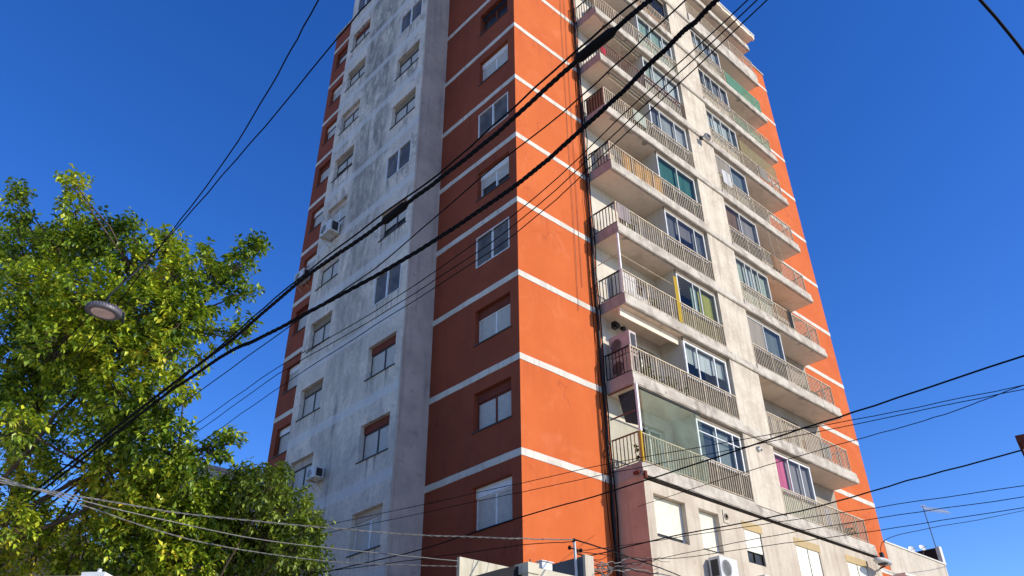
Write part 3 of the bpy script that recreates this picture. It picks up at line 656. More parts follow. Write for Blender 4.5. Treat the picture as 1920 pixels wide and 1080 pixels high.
for i, zc in enumerate((12.62, 13.4)):
    fan_unit('ac', ('lower of two stacked air conditioners standing on the balcony end', 'upper of two stacked air conditioners standing on the balcony end, above the rail')[i], (4.12, -.58, zc), (-1, 0, 0), .84, .74, .4, 'ac_pink', False)
    if i == 1:
        m = MB()
        # the dark G-like mark on its sunlit side
        pts = [(3.92+.09*math.cos(a), -1.005, zc+.12+.11*math.sin(a)) for a in [R(50+20*j) for j in range(15)]]+[(3.98, -1.005, zc+.1)]
        m.tube(pts, .016, 5); m.build('maker_mark', 'grille', [o for o in bpy.data.objects if o.name.startswith('air_conditioner') and o.type == 'EMPTY'][-1])

def on_f(px, py, y): return at(px, py, 1, y)
# floodlight on the ledge crossing the pier
p = on_f(1316, 258, -1.12); t = thing('floodlight', 'small floodlight on a bracket projecting from the central pier', 'floodlight', tuple(p))
m = MB(); m.box(p.x-.16, p.x+.16, p.y-.34, p.y-.2, p.z-.28, p.z-.02); m.build('housing', 'shutter', t, bevel=.02)
m = MB(); m.box(p.x-.13, p.x+.13, p.y-.352, p.y-.345, p.z-.25, p.z-.05); m.build('lens', 'pane_dark', t)
m = MB(); m.tube([p, p+Vector((0, -.12, .03)), p+Vector((0, -.22, -.05))], .025, 8); m.box(p.x-.08, p.x+.08, p.y-.02, p.y+.05, p.z-.08, p.z+.08); m.build('bracket', 'dark_metal', t)
p = on_f(1421, 842, -1.05); t = thing('wall_lamp', 'tiny round wall lamp low on the central pier', 'wall lamp', tuple(p))
m = MB(); m.lathe(p, (0, -1, 0), [(0, .1), (.05, .1), (.08, .07), (.09, .03)], 18); m.build('body', 'shutter', t)
m = MB(); m.lathe(p+Vector((.07, 0, -.04)), (0, -1, 0), [(.085, .04), (.1, .035)], 12); m.lathe(p+Vector((-.06, 0, .03)), (0, -1, 0), [(.085, .03), (.1, .026)], 12); m.build('lens', 'grille', t)
p = on_f(1360, 969, YV); t = thing('wall_plate', 'small raised plate with a round ring between the lower windows', 'wall plate', tuple(p))
m = MB(); m.box(p.x-.14, p.x+.14, p.y-.03, p.y, p.z-.2, p.z+.2); m.build('plate', 'cream', t, bevel=.02)
m = MB(); m.lathe(p, (0, -1, 0), [(.03, .1), (.05, .1), (.05, .06), (.03, .06)], 18); m.build('ring', 'brown_lintel', t)
p = on_f(1144, 622, -.35); p.z = 14.3; t = thing('spotlight', 'black twin spotlight fixed under the balcony ceiling above the stacked air conditioners', 'spotlight', (3.95, -.3, 14.42))
m = MB(); m.box(3.88, 4.06, -.36, -.2, 14.2, 14.42); m.build('base', 'dark_metal', t)
for a in (-.14, .12):
    m = MB(); m.lathe((3.97+a, -.4, 14.2), (a, -1, -.5), [(0, .04), (.12, .08), (.16, .08)], 14); m.build('lamp_head', 'black_rubber', t)
# street luminaire under the right end of the ledge
p = on_f(1627, 1048, -1.6); t = thing('street_luminaire', 'flat street light head under the right end of the lowest balcony ledge', 'street light', (17.2, -1.12, 8.45))
q = Vector((16.4, -1.62, 8.55))
m = MB(); vs = []; n = 16
for zz, sc_ in ((0, .8), (.07, 1), (.14, .85), (.19, .45)):
    for i in range(n): a = 2*math.pi*i/n; vs.append(q+Vector((.62*sc_*math.cos(a), .22*sc_*math.sin(a), zz)))
fs = [(r_*n+i, r_*n+(i+1) % n, (r_+1)*n+(i+1) % n, (r_+1)*n+i) for r_ in range(3) for i in range(n)]+[tuple(range(n))[::-1], tuple(3*n+i for i in range(n))]
m.add(vs, fs); m.build('housing', 'shutter', t, smooth=True)
m = MB(); m.lathe(q+Vector((-.05, 0, -.012)), (0, 0, 1), [(-.05, .1), (-.02, .17), (.01, .18)], 18); m.build('lens', 'grille', t)
m = MB(); m.tube([q+Vector((.5, .05, .1)), q+Vector((.85, .3, .12)), (17.2, -1.1, 8.6)], .03, 8); m.box(16.38, 16.5, -1.68, -1.56, 8.72, 8.95); m.build('arm', 'dark_metal', t)

def leaf(mb, p, t, L, rr, wid=.27):
    sd = t.cross(Vector((rr.uniform(-.5, .5), rr.uniform(-.5, .5), 1))).normalized(); nr = sd.cross(t); w_ = L*wid
    m1 = p+t*L*.42; c_ = p+t*L-nr*L*.1
    mb.add([p, m1+sd*w_+nr*L*.07, c_, m1-sd*w_+nr*L*.07, m1], [(0, 4, 1), (4, 2, 1), (0, 3, 4), (4, 3, 2)])
def leaf_cards(mb, pts, size, rr, droop=.35, wid=.42, bend=.12):
    for p in pts:
        L = size*rr.uniform(.65, 1.25); th = rr.uniform(0, 2*math.pi); el = rr.uniform(-.9, .7)-droop
        t = Vector((math.cos(th)*math.cos(el), math.sin(th)*math.cos(el), math.sin(el)))
        s = t.cross(Vector((rr.uniform(-.6, .6), rr.uniform(-.6, .6), 1))).normalized(); nrm = s.cross(t)
        w_ = L*wid; a = p; b_ = p+t*L*.45; c_ = p+t*L
        mb.add([a, b_+s*w_+nrm*L*bend, c_, b_-s*w_+nrm*L*bend, b_], [(0, 4, 1), (4, 2, 1), (0, 3, 4), (4, 3, 2)])
def pot_plant(u, d, z, h, label, spread=.25, n=60, seed=1, mat='leaf_pot'):
    rr = random.Random(seed); t = thing('potted_plant', label, 'potted plant', (u, -d, z), 'plants on the balconies')
    m = MB(); m.lathe((u, -d, z), (0, 0, 1), [(0, .10), (.2, .14), (.22, .15), (.22, .13), (.19, .12)], 14); m.build('pot', 'terracotta_pot', t)
    m = MB(); pts = []
    for i in range(n):
        a = rr.uniform(0, 6.28); r_ = spread*math.sqrt(rr.random()); hh = rr.uniform(.05, 1); pts.append(Vector((u+r_*math.cos(a)*(.4+hh*.6), -d+min(.1, r_*.6*math.sin(a)), z+.2+h*hh)))
    leaf_cards(m, pts, .15, rr, 0); m.build('foliage', mat, t, recalc=False)
    m = MB()
    for i in range(4): m.tube([(u, -d, z+.15), (u+rr.uniform(-.1, .1), -d, z+.2+h*.8)], .008, 5)
    m.build('stems', 'bark', t)
pot_plant(4.45, .85, zk(1)+.02, .55, 'leafy pot plant behind the railing next to the stacked air conditioners', seed=2)
pot_plant(5.0, .85, zk(1)+.02, .4, 'spiky low pot plant behind the same railing, second from the air conditioners', seed=3)
pot_plant(5.7, .85, zk(1)+.02, .45, 'pot plant behind the railing midway between air conditioners and white window', seed=4)
pot_plant(6.3, .88, zk(1)+.02, .3, 'reddish low pot plant behind the railing beside the white window', seed=5)
pot_plant(4.0, .8, zk(0)+.02, .6, 'pot plant behind the rusty side railing of the green-screened balcony', seed=6)
pot_plant(5.5, .8, zk(2)+.02, .6, 'pot plant behind the railing of the balcony with the yellow cloth', seed=7)
pot_plant(14.8, .8, zk(2)+.02, .35, 'small pot plant on the right-hand balcony beside the grey-blue pane', seed=8)
pot_plant(15.6, .85, zk(2)+.02, .3, 'dark trailing plant on the same right-hand balcony, nearer its end', seed=9)
pot_plant(16.2, .8, zk(3)+.02, .35, 'small plant at the end of the right-hand balcony under the peach awning', seed=10)
def hung(name, label, u0, u1, z0, z1, d, mat, fold=.03):
    o = curtain(u0, u1, z0, z1, d, mat, None, name, fold, .13); tag(o, label, 'cloth')
hung('hanging_cloth', 'long yellow cloth hanging over a balcony railing beside a window with a yellow curtain', 6.45, 6.68, zk(2)+.25, zk(2)+2.1, DV-.03, 'c_gold')
hung('hanging_cloth', 'white towel hung over the railing beside the blue pane on the right bay', 11.35, 12.0, zk(5)+.75, zk(5)+1.5, DV+.0, 'c_laundry', .05)
hung('hanging_cloth', 'crimson cloth hung on the side of an upper left balcony', UL+.1, UL+.42, zk(6)+.3, zk(6)+.7, DV-.02, 'c_red')
hung('hanging_cloth', 'pale pink cloth over the railing corner of a left balcony with grey glazing', UL+.1, UL+.75, zk(3)+.45, zk(3)+1.12, DV-.02, 'c_lav', .04)
hung('hanging_cloth', 'white sheet drying inside the left balcony above the air conditioner floor', 4.6, 5.6, zk(2)+.3, zk(2)+1.0, .5, 'c_laundry', .03)
hung('hanging_cloth', 'white sheet drying inside the left balcony with grey glazing', 4.9, 6.3, zk(3)+.3, zk(3)+.95, .45, 'c_laundry', .03)

def cabinet(u0, u1, d0, d1, z, h, mat, label):
    t = thing('storage_cabinet', label, 'cabinet', ((u0+u1)/2, -(d0+d1)/2, z), 'cabinets on the balconies')
    m = MB(); m.mbox(F0, u0, u1, d0, d1, z+.01, z+h); m.build('body', mat, t, bevel=.01)
    for a, b_ in ((u0+.02, (u0+u1)/2-.006), ((u0+u1)/2+.006, u1-.02)):
        m = MB(); m.mbox(F0, a, b_, d1+.001, d1+.018, z+.05, z+h-.03); D_ = m.build('door', mat, t)
        m = MB(); m.mbox(F0, (u0+u1)/2-.03 if a < (u0+u1)/2 - .02 else (u0+u1)/2+.015, (u0+u1)/2-.015 if a < (u0+u1)/2-.02 else (u0+u1)/2+.03, d1+.018, d1+.03, z+h*.5, z+h*.6); m.build('handle', 'grille', D_)
cabinet(4.3, 5.1, .05, .45, zk(2), 1.7, 'shutter', 'tall pale cabinet inside the left balcony with the yellow cloth')
cabinet(4.0, 4.7, .05, .4, zk(4), 1.5, 'c_cream', 'cream cabinet inside the left balcony with the reed screen')
cabinet(14.0, 14.9, .05, .4, zk(1), 1.2, 'c_brown', 'brown cabinet on the fully open right balcony')
cabinet(4.2, 5.0, .05, .45, zk(7), 1.4, 'c_grey', 'grey cabinet on a high left balcony above the rusty railing')
cabinet(15.6, 16.4, .05, .4, zk(5), 1.1, 'c_taupe', 'low taupe cabinet on the right balcony beside the hanging white towel')
hung('hanging_cloth', 'blue-grey cloth drying behind the cream railing of the fully open right balcony', 15.0, 15.7, zk(1)+.4, zk(1)+1.05, DV-.12, 'c_blue', .03)
hung('hanging_cloth', 'green cloth drying on the highest left balcony rail in view', 4.6, 5.2, zk(8)+.35, zk(8)+1.08, DV-.02, 'c_green', .03)
hung('hanging_cloth', 'brown blanket hung on the right balcony rail under the clothes cords', 14.3, 14.9, zk(4)+.4, zk(4)+1.1, DV-.02, 'c_brown', .03)
hung('hanging_cloth', 'white shirt-sized cloth on the rail near the pink curtain', 14.1, 14.5, zk(0)+.4, zk(0)+1.06, DV-.12, 'c_laundry', .03)
def chair(u, d, z, label, mat='white_metal'):
    t = thing('plastic_chair', label, 'chair', (u, -d, z), 'chairs on the balconies')
    m = MB(); m.mbox(F0, u-.22, u+.22, d-.21, d+.21, z+.42, z+.455); m.build('seat', mat, t, bevel=.01)
    m = MB(); m.hexa([F0(u-.21, d-.2, z+.46), F0(u+.21, d-.2, z+.46), F0(u+.21, d-.17, z+.46), F0(u-.21, d-.17, z+.46), F0(u-.2, d-.3, z+.86), F0(u+.2, d-.3, z+.86), F0(u+.2, d-.27, z+.86), F0(u-.2, d-.27, z+.86)]); m.build('backrest', mat, t)
    for a in (-.19, .19):
        for b_ in (-.18, .18): m = MB(); m.tube([F0(u+a, d+b_, z+.42), F0(u+a*1.15, d+b_*1.15, z+.01)], .018, 6); m.build('leg', mat, t)
chair(5.6, .6, zk(3), 'white plastic chair on the left balcony with grey glazing')
chair(15.2, .6, zk(2), 'white plastic chair on the right balcony beside the grey-blue pane')
chair(5.0, .6, zk(6), 'brown plastic chair on the left balcony with rusty railing', 'c_brown')
chair(16.0, .6, zk(3), 'white plastic chair beneath the peach awning')
hung('hanging_cloth', 'pair of pale towels over the left balcony rail under the awning rods', 5.3, 6.1, zk(5)+.5, zk(5)+1.12, DV-.01, 'c_pale', .03)
hung('hanging_cloth', 'dark trousers drying on the right rail under the peach awning', 14.5, 14.8, zk(3)+.3, zk(3)+1.1, DV-.01, 'c_dgrey', .03)
hung('hanging_cloth', 'striped beige cloth drying on the right balcony beneath the yellow mesh', 15.0, 15.8, zk(6)+.35, zk(6)+1.1, DV-.02, 'c_taupe', .03)
pot_plant(15.9, .85, zk(0)+.02, .4, 'pot plant at the end of the lowest right balcony', seed=21)
pot_plant(4.3, .85, zk(3)+.02, .45, 'pot plant under the pale pink cloth on the left balcony', seed=22)
pot_plant(14.9, .85, zk(4)+.02, .5, 'leafy plant behind the brown blanket on the right balcony', seed=23)
pot_plant(5.9, .85, zk(5)+.02, .5, 'pot plant on the left balcony beneath the double awning rods', seed=24)

# ================================================================== neighbours
t = thing('neighbour_building', 'low cream building joined to the right side of the tower, with a stained parapet', 'building', (20.8, 0, 0))
m = MB(); m.box(20.83, 26.9, .0, 12, 0, 10.42); m.build('wall', 'stained_cream', t)
m = MB(); m.box(20.84, 26.95, -.04, .16, 10.42, 10.48); m.build('parapet_cap', 'white_wall', t)
zz = on_f(1770, 1030, .0).z
m = MB(); m.box(26.72, 26.95, .165, 7, 10.0, zz); m.build('party_wall', 'dark_metal', t)  # near-black colour stands for the shade on this side of the wall
m = MB(); m.box(26.70, 26.97, -.02, .16, 10.48, zz+.04); m.build('party_wall_end', 'white_wall', t)
m = MB(); m.box(20.9, 23.2, -.5, -.05, 9.02, 9.12); m.build('canopy', 'white_wall', t)
# TV aerial on its roof
p0 = Vector((26.4, 1.2, 10.42)); top = at(1731, 953, 1, 1.2); bx_ = top.x
t = thing('tv_aerial', 'thin TV aerial with many cross rods on a leaning mast above the cream building', 'aerial', (bx_+.3, 1.2, 10.42))
m = MB(); m.tube([(bx_+.3, 1.2, 10.42), (bx_, 1.2, top.z+.1)], .022, 6); m.build('mast', 'dark_metal', t)
bo = Vector((bx_, 1.2, top.z)); dr = Vector((.94, -.34, .0)).normalized(); sd = Vector((.34, .94, 0)); m = MB(); m.tube([bo-dr*.1, bo+dr*1.75], .012, 5); m.build('boom', 'ac_white', t)
m = MB()
for i in range(9):
    c = bo+dr*(.1+.2*i); l_ = .42-.02*i; m.tube([c-Vector((0, 0, l_*.55))-sd*l_*.5, c+Vector((0, 0, l_*.55))+sd*l_*.5], .02, 5)
m.tube([bo+dr*.02-Vector((0, 0, .25)), bo+dr*.02+Vector((0, 0, .25))], .01, 5); m.tube([bo+dr*.16-Vector((0, 0, .25)), bo+dr*.16+Vector((0, 0, .25))], .01, 5); m.build('rods', 'ac_white', t)
for i, (px, py, lab) in enumerate(((1709, 1031, 'small white satellite dish nearest the tower on the cream roof'), (1729, 1028, 'small pale satellite dish nearer the aerial mast on the cream roof'))):
    c = at(px, py, 1, .6); c.z = max(c.z, 10.72); t = thing('satellite_dish', lab, 'satellite dish', (c.x, .6, 10.45))
    m = MB(); m.lathe(c, (-.5, -.7, .35), [(0, .03), (.015, .1), (.045, .155), (.05, .155), (.03, .1)], 20); m.build('dish', 'white_metal', t)
    m = MB(); m.tube([(c.x, .6, 10.42), (c.x, .62, c.z)], .018, 6); m.tube([c, c+Vector((-.18, -.28, .0))], .01, 5); m.build('stand', 'dark_metal', t)
# stepped cornice of the house whose corner pokes in at the right
p = atd(1938, 842, 9.0); t = thing('eave_corner', 'dark stepped roof eave poking in at the right edge', 'eave', (p.x+.5, p.y-.4, p.z-.6))
es = ray(1955, 842); es.z = 0; es.normalize(); ex = Vector((es.y, -es.x, 0))
def obl(m, c, l0, l1, w0, w1, z0, z1):
    m.hexa([c+ex*l+es*w_+Vector((0, 0, z)) for z in (z0, z1) for l, w_ in ((l0, w0), (l1, w0), (l1, w1), (l0, w1))])
m = MB(); obl(m, p, -.13, 3, -.1, 4, .08, .16); obl(m, p, -.09, 3, -.08, 4, .0, .08); m.build('upper_cornice', 'red_lintel', t)
m = MB(); obl(m, p, -.1, 3, -.07, 4, -.06, .0); m.build('cornice_band', 'cream', t)
m = MB(); obl(m, p, -.085, 3, -.06, 4, -.13, -.06); obl(m, p, -.06, 3, -.04, 4, -.2, -.13); m.build('lower_cornice', 'red_lintel', t)
m = MB(); obl(m, p, .12, 2.9, .1, 3.9, -p.z-.0, -.2); m.build('wall', 'cream', t)

# low shop in front of the tower's corner
t = thing('corner_shop', 'low flat-roofed shop at the foot of the tower with a white panel and slate parapet', 'shop', (-3, -3, 0))
m = MB(); m.box(-4.3, -.3, -2.9, -.3, 0, 4.4); m.box(-2.5, -.3, -4.9, -2.9, 0, 4.2); m.build('walls', 'white_wall', t)
m = MB(); m.box(-4.37, -3.1, -2.98, -2.9, 4.35, 5.2); m.build('white_panel', 'cream_beam', t)
m = MB(); m.box(-2.72, -2.66, -4.42, -3.0, 4.2, 5.2); m.build('slate_parapet', 'slate', t)  # dark tone puts this face's shade into the colour; its end stays cream
m = MB(); m.box(-2.725, -2.5, -4.48, -4.425, 4.2, 5.22); m.build('parapet_end', 'cream', t)
m = MB(); m.box(-4.72, -2.1, -5.1, -4.95, 4.36, 4.60); m.box(-4.74, -4.5, -5.12, -4.8, 4.5, 4.66); m.build('front_beam', 'cream_beam', t)
m = MB(); vs = []; fs = []; arc = [at(a, b, 1, -4.9) for a, b in ((868, 1096), (893, 1081), (915, 1073), (940, 1066), (962, 1062), (985, 1061))]
for p in arc: vs += [p, Vector((p.x, -3.05, p.z)), Vector((p.x, -4.9, 4.0))]
for i in range(5): fs += [(3*i, 3*i+1, 3*i+4, 3*i+3), (3*i, 3*i+3, 3*i+5, 3*i+2)]
m.add(vs, fs); m.build('awning', 'dark_void', t)

g = at(1021, 1061, 1, -4.96); tt = thing('junction_box', 'small white junction box among wires on the shop beam', 'junction box', tuple(g))
m = MB(); m.box(g.x-.1, g.x+.13, g.y-.05, g.y+.06, g.z-.07, g.z+.05); m.build('body', 'white_metal', tt, bevel=.01)
m = MB(); m.box(g.x-.12, g.x+.15, g.y-.07, g.y+.08, g.z+.051, g.z+.066); m.build('lid', 'ac_white', tt)
g = at(995, 1066, 1, -4.97); tt = thing('stub_post', 'short rusty stub post with dark insulators beside the white junction box', 'post', tuple(g))
m = MB(); m.tube([(g.x, g.y, g.z-.06), (g.x-.01, g.y, g.z+.14)], .014, 6); m.build('post', 'rust_metal', tt)
m = MB(); m.tube([(g.x-.02, g.y, g.z+.1), (g.x+.14, g.y, g.z+.06)], .01, 5); m.lathe((g.x+.13, g.y, g.z+.03), (0, 0, 1), [(0, .02), (.02, .03), (.05, .025), (.07, .012)], 10); m.build('insulator_arm', 'black_rubber', tt)
# service mast with insulators
mp_ = Vector((-2.69, -4.3, 5.2)); tp = at(1078, 1012, 1, -4.3); mp_.x = tp.x
t = thing('service_mast', 'short steel mast with dark insulators standing on the shop parapet', 'mast', (tp.x, -4.3, 5.0))
m = MB(); m.tube([(tp.x, -4.3, 4.6), (tp.x-.02, -4.3, tp.z)], .025, 8); m.build('post', 'ac_white', t)
m = MB(); m.tube([(tp.x-.16, -4.3, tp.z-.17), (tp.x+.14, -4.3, tp.z-.17)], .012, 6)
for dx, dz in ((-.15, -.17), (.14, -.17), (-.03, -.02)): m.lathe((tp.x+dx, -4.3, tp.z+dz-.03), (0, 0, 1), [(0, .02), (.02, .035), (.05, .03), (.07, .015)], 10)
m.build('insulators', 'black_rubber', t)

# ================================================================== overhead wires
def wire(pts, r, label, mat='black_rubber', seed=1, jit=.006, sub=6, name='overhead_cable', twist=0., strands=2):
    rr = random.Random(seed); P = [Vector(p) for p in pts]; out = []
    for i in range(len(P)-1):      # Catmull-Rom so that the sag stays smooth
        p0 = P[max(i-1, 0)]; p1 = P[i]; p2 = P[i+1]; p3 = P[min(i+2, len(P)-1)]
        for j in range(sub):
            s = j/sub; v = .5*((2*p1)+(p2-p0)*s+(2*p0-5*p1+4*p2-p3)*s*s+(3*p1-p0-3*p2+p3)*s**3)
            out.append(v+Vector((rr.uniform(-jit, jit), rr.uniform(-jit, jit), rr.uniform(-jit, jit))))
    out.append(P[-1])
    m = MB()
    if twist:
        fine = []
        for a, b in zip(out, out[1:]):
            for j in range(8): fine.append(a.lerp(b, j/8))
        for ph in [2*math.pi*q/strands for q in range(strands)]:
            m.tube([v+Vector((math.cos(i*.8+ph)*.4, math.cos(i*.8+ph)*.6, math.sin(i*.8+ph)))*twist for i, v in enumerate(fine)], r, 5)
    else: m.tube(out, r, 7)
    return tag(m.build(name, mat, smooth=True), label, 'cable')
def zpts(px, z): return [at(a, b, 2, z) for a, b in px]
def ext(P, a=0., b=0., drop=0.):
    P = [Vector(p) for p in P]
    for L, end in ((a, 0), (b, 1)):       # run the line on in short steps so that the spline cannot overshoot
        if not L: continue
        q, q2 = (P[-1], P[-2]) if end else (P[0], P[1]); d = (q-q2).normalized(); st = (q-q2).length; run = 0
        while run < L:
            st = min(st*1.3, 6); run += st
            if end: P.append(q+d*run)
            else: P.insert(0, q+d*run)
    return P
A = ext(zpts([(130, 870), (300, 738), (430, 640), (560, 530), (720, 415), (900, 275), (1085, 112), (1225, -5)], 6.5), 26, 16)
wire(A, .0125, 'upper thick black bundled cable crossing the facade diagonally', twist=.015, strands=3)
B = ext(zpts([(130, 880), (300, 748), (430, 660), (500, 628), (750, 490), (950, 360), (1100, 235), (1230, 110), (1345, 0)], 6.45), 26, 16)
wire(B, .0125, 'lower thick black bundled cable crossing the facade diagonally', twist=.016, strands=3, seed=8)
wire(ext(zpts([(430, 634), (560, 522), (700, 415), (850, 303), (1080, 95), (1195, 0)], 6.7), 26, 16), .009, 'thin black cable running just above the upper thick cable')
# splice sleeves on the thick cables
for i, (c, lab) in enumerate(((at(1238, -16, 2, 6.5), ''), (at(1116, 85, 2, 6.5), 'dark splice sleeve on the upper thick cable over the upper balconies'), (at(740, 400, 2, 6.5), 'dark splice sleeve on the upper thick cable in front of the grey block'))):
    if not lab: continue
    d = Vector((0, -1, 0)); m = MB(); m.tube([c-d*.2, c-d*.16, c+d*.16, c+d*.2], [.026, .04, .04, .026], 10); tag(m.build('splice_sleeve', 'black_rubber'), lab, 'cable sleeve')
wire(ext(zpts([(597, 0), (520, 140), (430, 290), (340, 410), (250, 530)], 8), 14, 20), .0075, 'thin wire across open sky at upper left, the steeper of two')
wire(ext(zpts([(700, -8), (627, 80), (470, 268), (320, 440), (240, 520)], 8.05), 14, 20), .0075, 'thin wire across open sky at upper left, meeting the corner of the tower roof')
for i, (a, lab) in enumerate((([(345, 812), (520, 690), (700, 585), (960, 405), (1200, 185), (1392, 10)], 'topmost of three thin parallel wires below the lower thick cable'),
                              ([(352, 822), (520, 703), (700, 598), (960, 425), (1200, 205), (1412, 8)], 'middle of three thin parallel wires below the lower thick cable'),
                              ([(365, 838), (540, 715), (700, 612), (960, 442), (1200, 225), (1435, 5)], 'lowest of three thin parallel wires below the lower thick cable'))):
    wire(ext(zpts(a, 6.9), 22, 14), .0057, lab, seed=20+i)
wire(ext(zpts([(365, 740), (560, 600), (700, 505), (900, 335), (1085, 185), (1290, -5)], 7.1), 22, 14), .0072, 'single thin wire between the two thick cables')
R1 = ext(zpts([(630, 1068), (790, 1030), (980, 968), (1150, 920), (1440, 825), (1600, 773), (1920, 667)], 6.0), 20, 40)
wire(R1, .012, 'black cable rising to the right across the lowest balcony and open sky')
R2 = [Vector((tp.x, -4.3, tp.z-.1)), at(1100, 1042, 2, 5.6)]+zpts([(1240, 1010), (1500, 958), (1700, 902), (1920, 843), (2200, 760)], 5.9)
R2 = ext(R2, 0, 40)
wire(R2, .012, 'black cable rising to the right over the lower windows toward the dark eave')
for i, (a, z, lab) in enumerate((([(980, 905), (1150, 868), (1440, 815), (1640, 780), (1920, 722)], 6.6, 'thin wire above the black cable at right, topmost of a converging trio'),
                                 ([(980, 922), (1150, 886), (1440, 829), (1700, 775), (1920, 730)], 6.55, 'thin wire above the dark eave at right, middle of a converging trio'),
                                 ([(1195, 950), (1440, 872), (1650, 812), (1770, 777), (1920, 722)], 6.3, 'thin wire above the dark eave at right, lowest of a converging trio'),
                                 ([(1175, 1022), (1420, 985), (1640, 952), (1920, 910)], 5.7, 'thin wire below the dark eave at right, crossing above the aerial'),
                                 ([(1165, 1058), (1420, 1010), (1640, 972), (1920, 932)], 5.6, 'thin wire crossing the rods of the TV aerial'),
                                 ([(1240, 1048), (1440, 1023), (1640, 995), (1920, 952)], 5.5, 'thin wire crossing the middle of the aerial mast'))):
    P = ext(zpts(a, z), 16 if i < 2 else 0, 40)
    if i == 2: P[0] = at(*a[0], 1, -1.12)
    if i > 2: P.insert(0, Vector((tp.x, -4.3, tp.z-.2)))
    wire(P, .0065, lab, seed=40+i, name='overhead_wire')
wire(ext([Vector((17.4, -1.2, Z0-.22)), at(1660, 1012, 1, -1.5), at(1745, 990, 1, -2.2), at(1920, 957, 1, -4), at(2200, 890, 1, -6)], 0, 30), .012, 'dark wire leaving the right end of the balcony ledge past the aerial mast')
wire(ext(zpts([(1838, 0), (1880, 48), (1920, 100)], 6.5), 45, 40), .012, 'short stretch of black cable in the sky at the upper right corner', jit=.0015, sub=3)
tw = zpts([(0, 905), (180, 936), (350, 963), (620, 990), (800, 1004), (980, 1010)], 5.25)+[Vector((tp.x, -4.3, tp.z))]
wire(ext(tw, 14), .0065, 'twisted grey wire along the bottom left running to the mast on the shop', 'grey_wire', twist=.008)
tw = zpts([(60, 915), (250, 962), (480, 1010), (700, 1036), (860, 1052)], 5.0)
wire(ext(tw, 12), .008, 'straight pale wire running over the dark bush to the white shop panel', 'grey_wire', jit=.004)
tw = zpts([(120, 935), (330, 1005), (480, 1035), (640, 1054), (860, 1062)], 4.95)
wire(ext(tw, 12), .005, 'lowest pale wire running over the dark bush to the white shop panel', 'grey_wire', jit=.004, twist=.006)
wire(ext(zpts([(560, 1078), (790, 1048), (980, 1022), (1075, 1016)], 5.2), 8), .007, 'dark thin wire across the foot of the terracotta wall to the mast', seed=60)
wire([Vector((tp.x, -4.3, tp.z)), at(1130, 1028, 1, -3.5), at(1175, 1043, 1, -2.2), at(1240, 1066, 1, -1.3), at(1300, 1090, 1, -1.2)], .014, 'black drop cable sagging right from the mast to the beige wall', seed=61)
# the knot of wires by the mast, each its own strand
lab = ['loose strand arching from the shop parapet end, the highest of the tangle', 'loose strand dipping deepest in the tangle by the orange wall', 'loose strand running flat through the tangle', 'loose strand ending at the pink side wall', 'thick loose strand at the bottom of the tangle', 'coiled strand hanging at the parapet end',
       'loose strand crossing the tangle from low left', 'thin strand leaving the tangle to the lower right']
rr = random.Random(5)
for i in range(8):
    a = at(1100+rr.uniform(-8, 12), 1050+rr.uniform(-4, 25), 1, -4.2); b = at(1232+rr.uniform(-30, 30), 1058+rr.uniform(-14, 30), 1, -1.3)
    P = sag(a, b, rr.uniform(-.12, .25), 8, .05, 70+i); wire(P, rr.choice((.006, .008, .012)), lab[i], rr.choice(('black_rubber', 'grey_wire')), 80+i, .01, 3, 'tangled_wire')
P = []
for i in range(40): a = i*.55; P.append(at(1133, 1068, 1, -3.9)+Vector((.16*math.cos(a)*(1+.3*math.sin(i*.3)), .05*math.sin(i), .12*math.sin(a)*(1+.3*math.cos(i*.4)))))
wire(P, .009, 'coil of spare wire hanging in front of the orange wall', 'grey_wire', 99, .01, 2, 'wire_coil')

# ================================================================== trees
class Tree:
    def __init__(s, label, base, loc, mat, seed, size, group='street trees'):
        s.t = thing('street_tree', label, 'tree', base, group); s.rr = random.Random(seed); s.base = Vector(base); s.leaf = MB(); s.wood = MB(); s.mat = mat; s.size = size
    def limb(s, a, b, r0, r1, n=7, wob=.12):
        a, b = Vector(a), Vector(b); L = (b-a).length; P = []; rs = []
        o1 = Vector((s.rr.uniform(-1, 1), s.rr.uniform(-1, 1), s.rr.uniform(0, .6)))*L*wob
        for i in range(n+1):
            t = i/n; P.append(a.lerp(b, t)+o1*math.sin(t*math.pi)+Vector((s.rr.uniform(-1, 1), s.rr.uniform(-1, 1), s.rr.uniform(-1, 1)))*L*.012); rs.append(r0+(r1-r0)*t)
        s.wood.tube(P, rs, 7); return P
    def clump(s, c, rad, n, flat=.8):
        rr = s.rr; c = Vector(c); per = 11; k = max(5, int(n/per))
        for i in range(k):
            while True:
                v = Vector((rr.uniform(-1, 1), rr.uniform(-1, 1), rr.uniform(-1, 1)))
                if .05 < v.length < 1: break
            v = v.normalized()*(v.length**.6)
            st = c+Vector((v.x*rad*.8, v.y*rad*.8, v.z*rad*flat*.8))
            dv = (v.normalized()*.8+Vector((rr.gauss(0, .4), rr.gauss(0, .4), .5+rr.gauss(0, .35)))).normalized(); L = s.size*rr.uniform(1.5, 3.2)
            tip = st+dv*L
            if i % 3 == 0: s.wood.tube([c.lerp(st, .3), st, tip], [.012, .008, .003], 4, False)
            a = dv.cross(Vector((rr.uniform(-1, 1), rr.uniform(-1, 1), rr.uniform(-1, 1)))).normalized(); b_ = dv.cross(a)
            for q in range(per):
                u = (q+.5)/per; an = q*2.4+rr.uniform(-.4, .4); p = st+dv*L*u
                out = a*math.cos(an)+b_*math.sin(an); t = (dv*.55+out*1.0+Vector((0, 0, -.35))).normalized()
                leaf(s.leaf, p, t, s.size*rr.uniform(.75, 1.3), rr)
    def done(s):
        s.wood.build('trunk', 'bark', s.t, smooth=True); s.leaf.build('crown', s.mat, s.t, recalc=False)
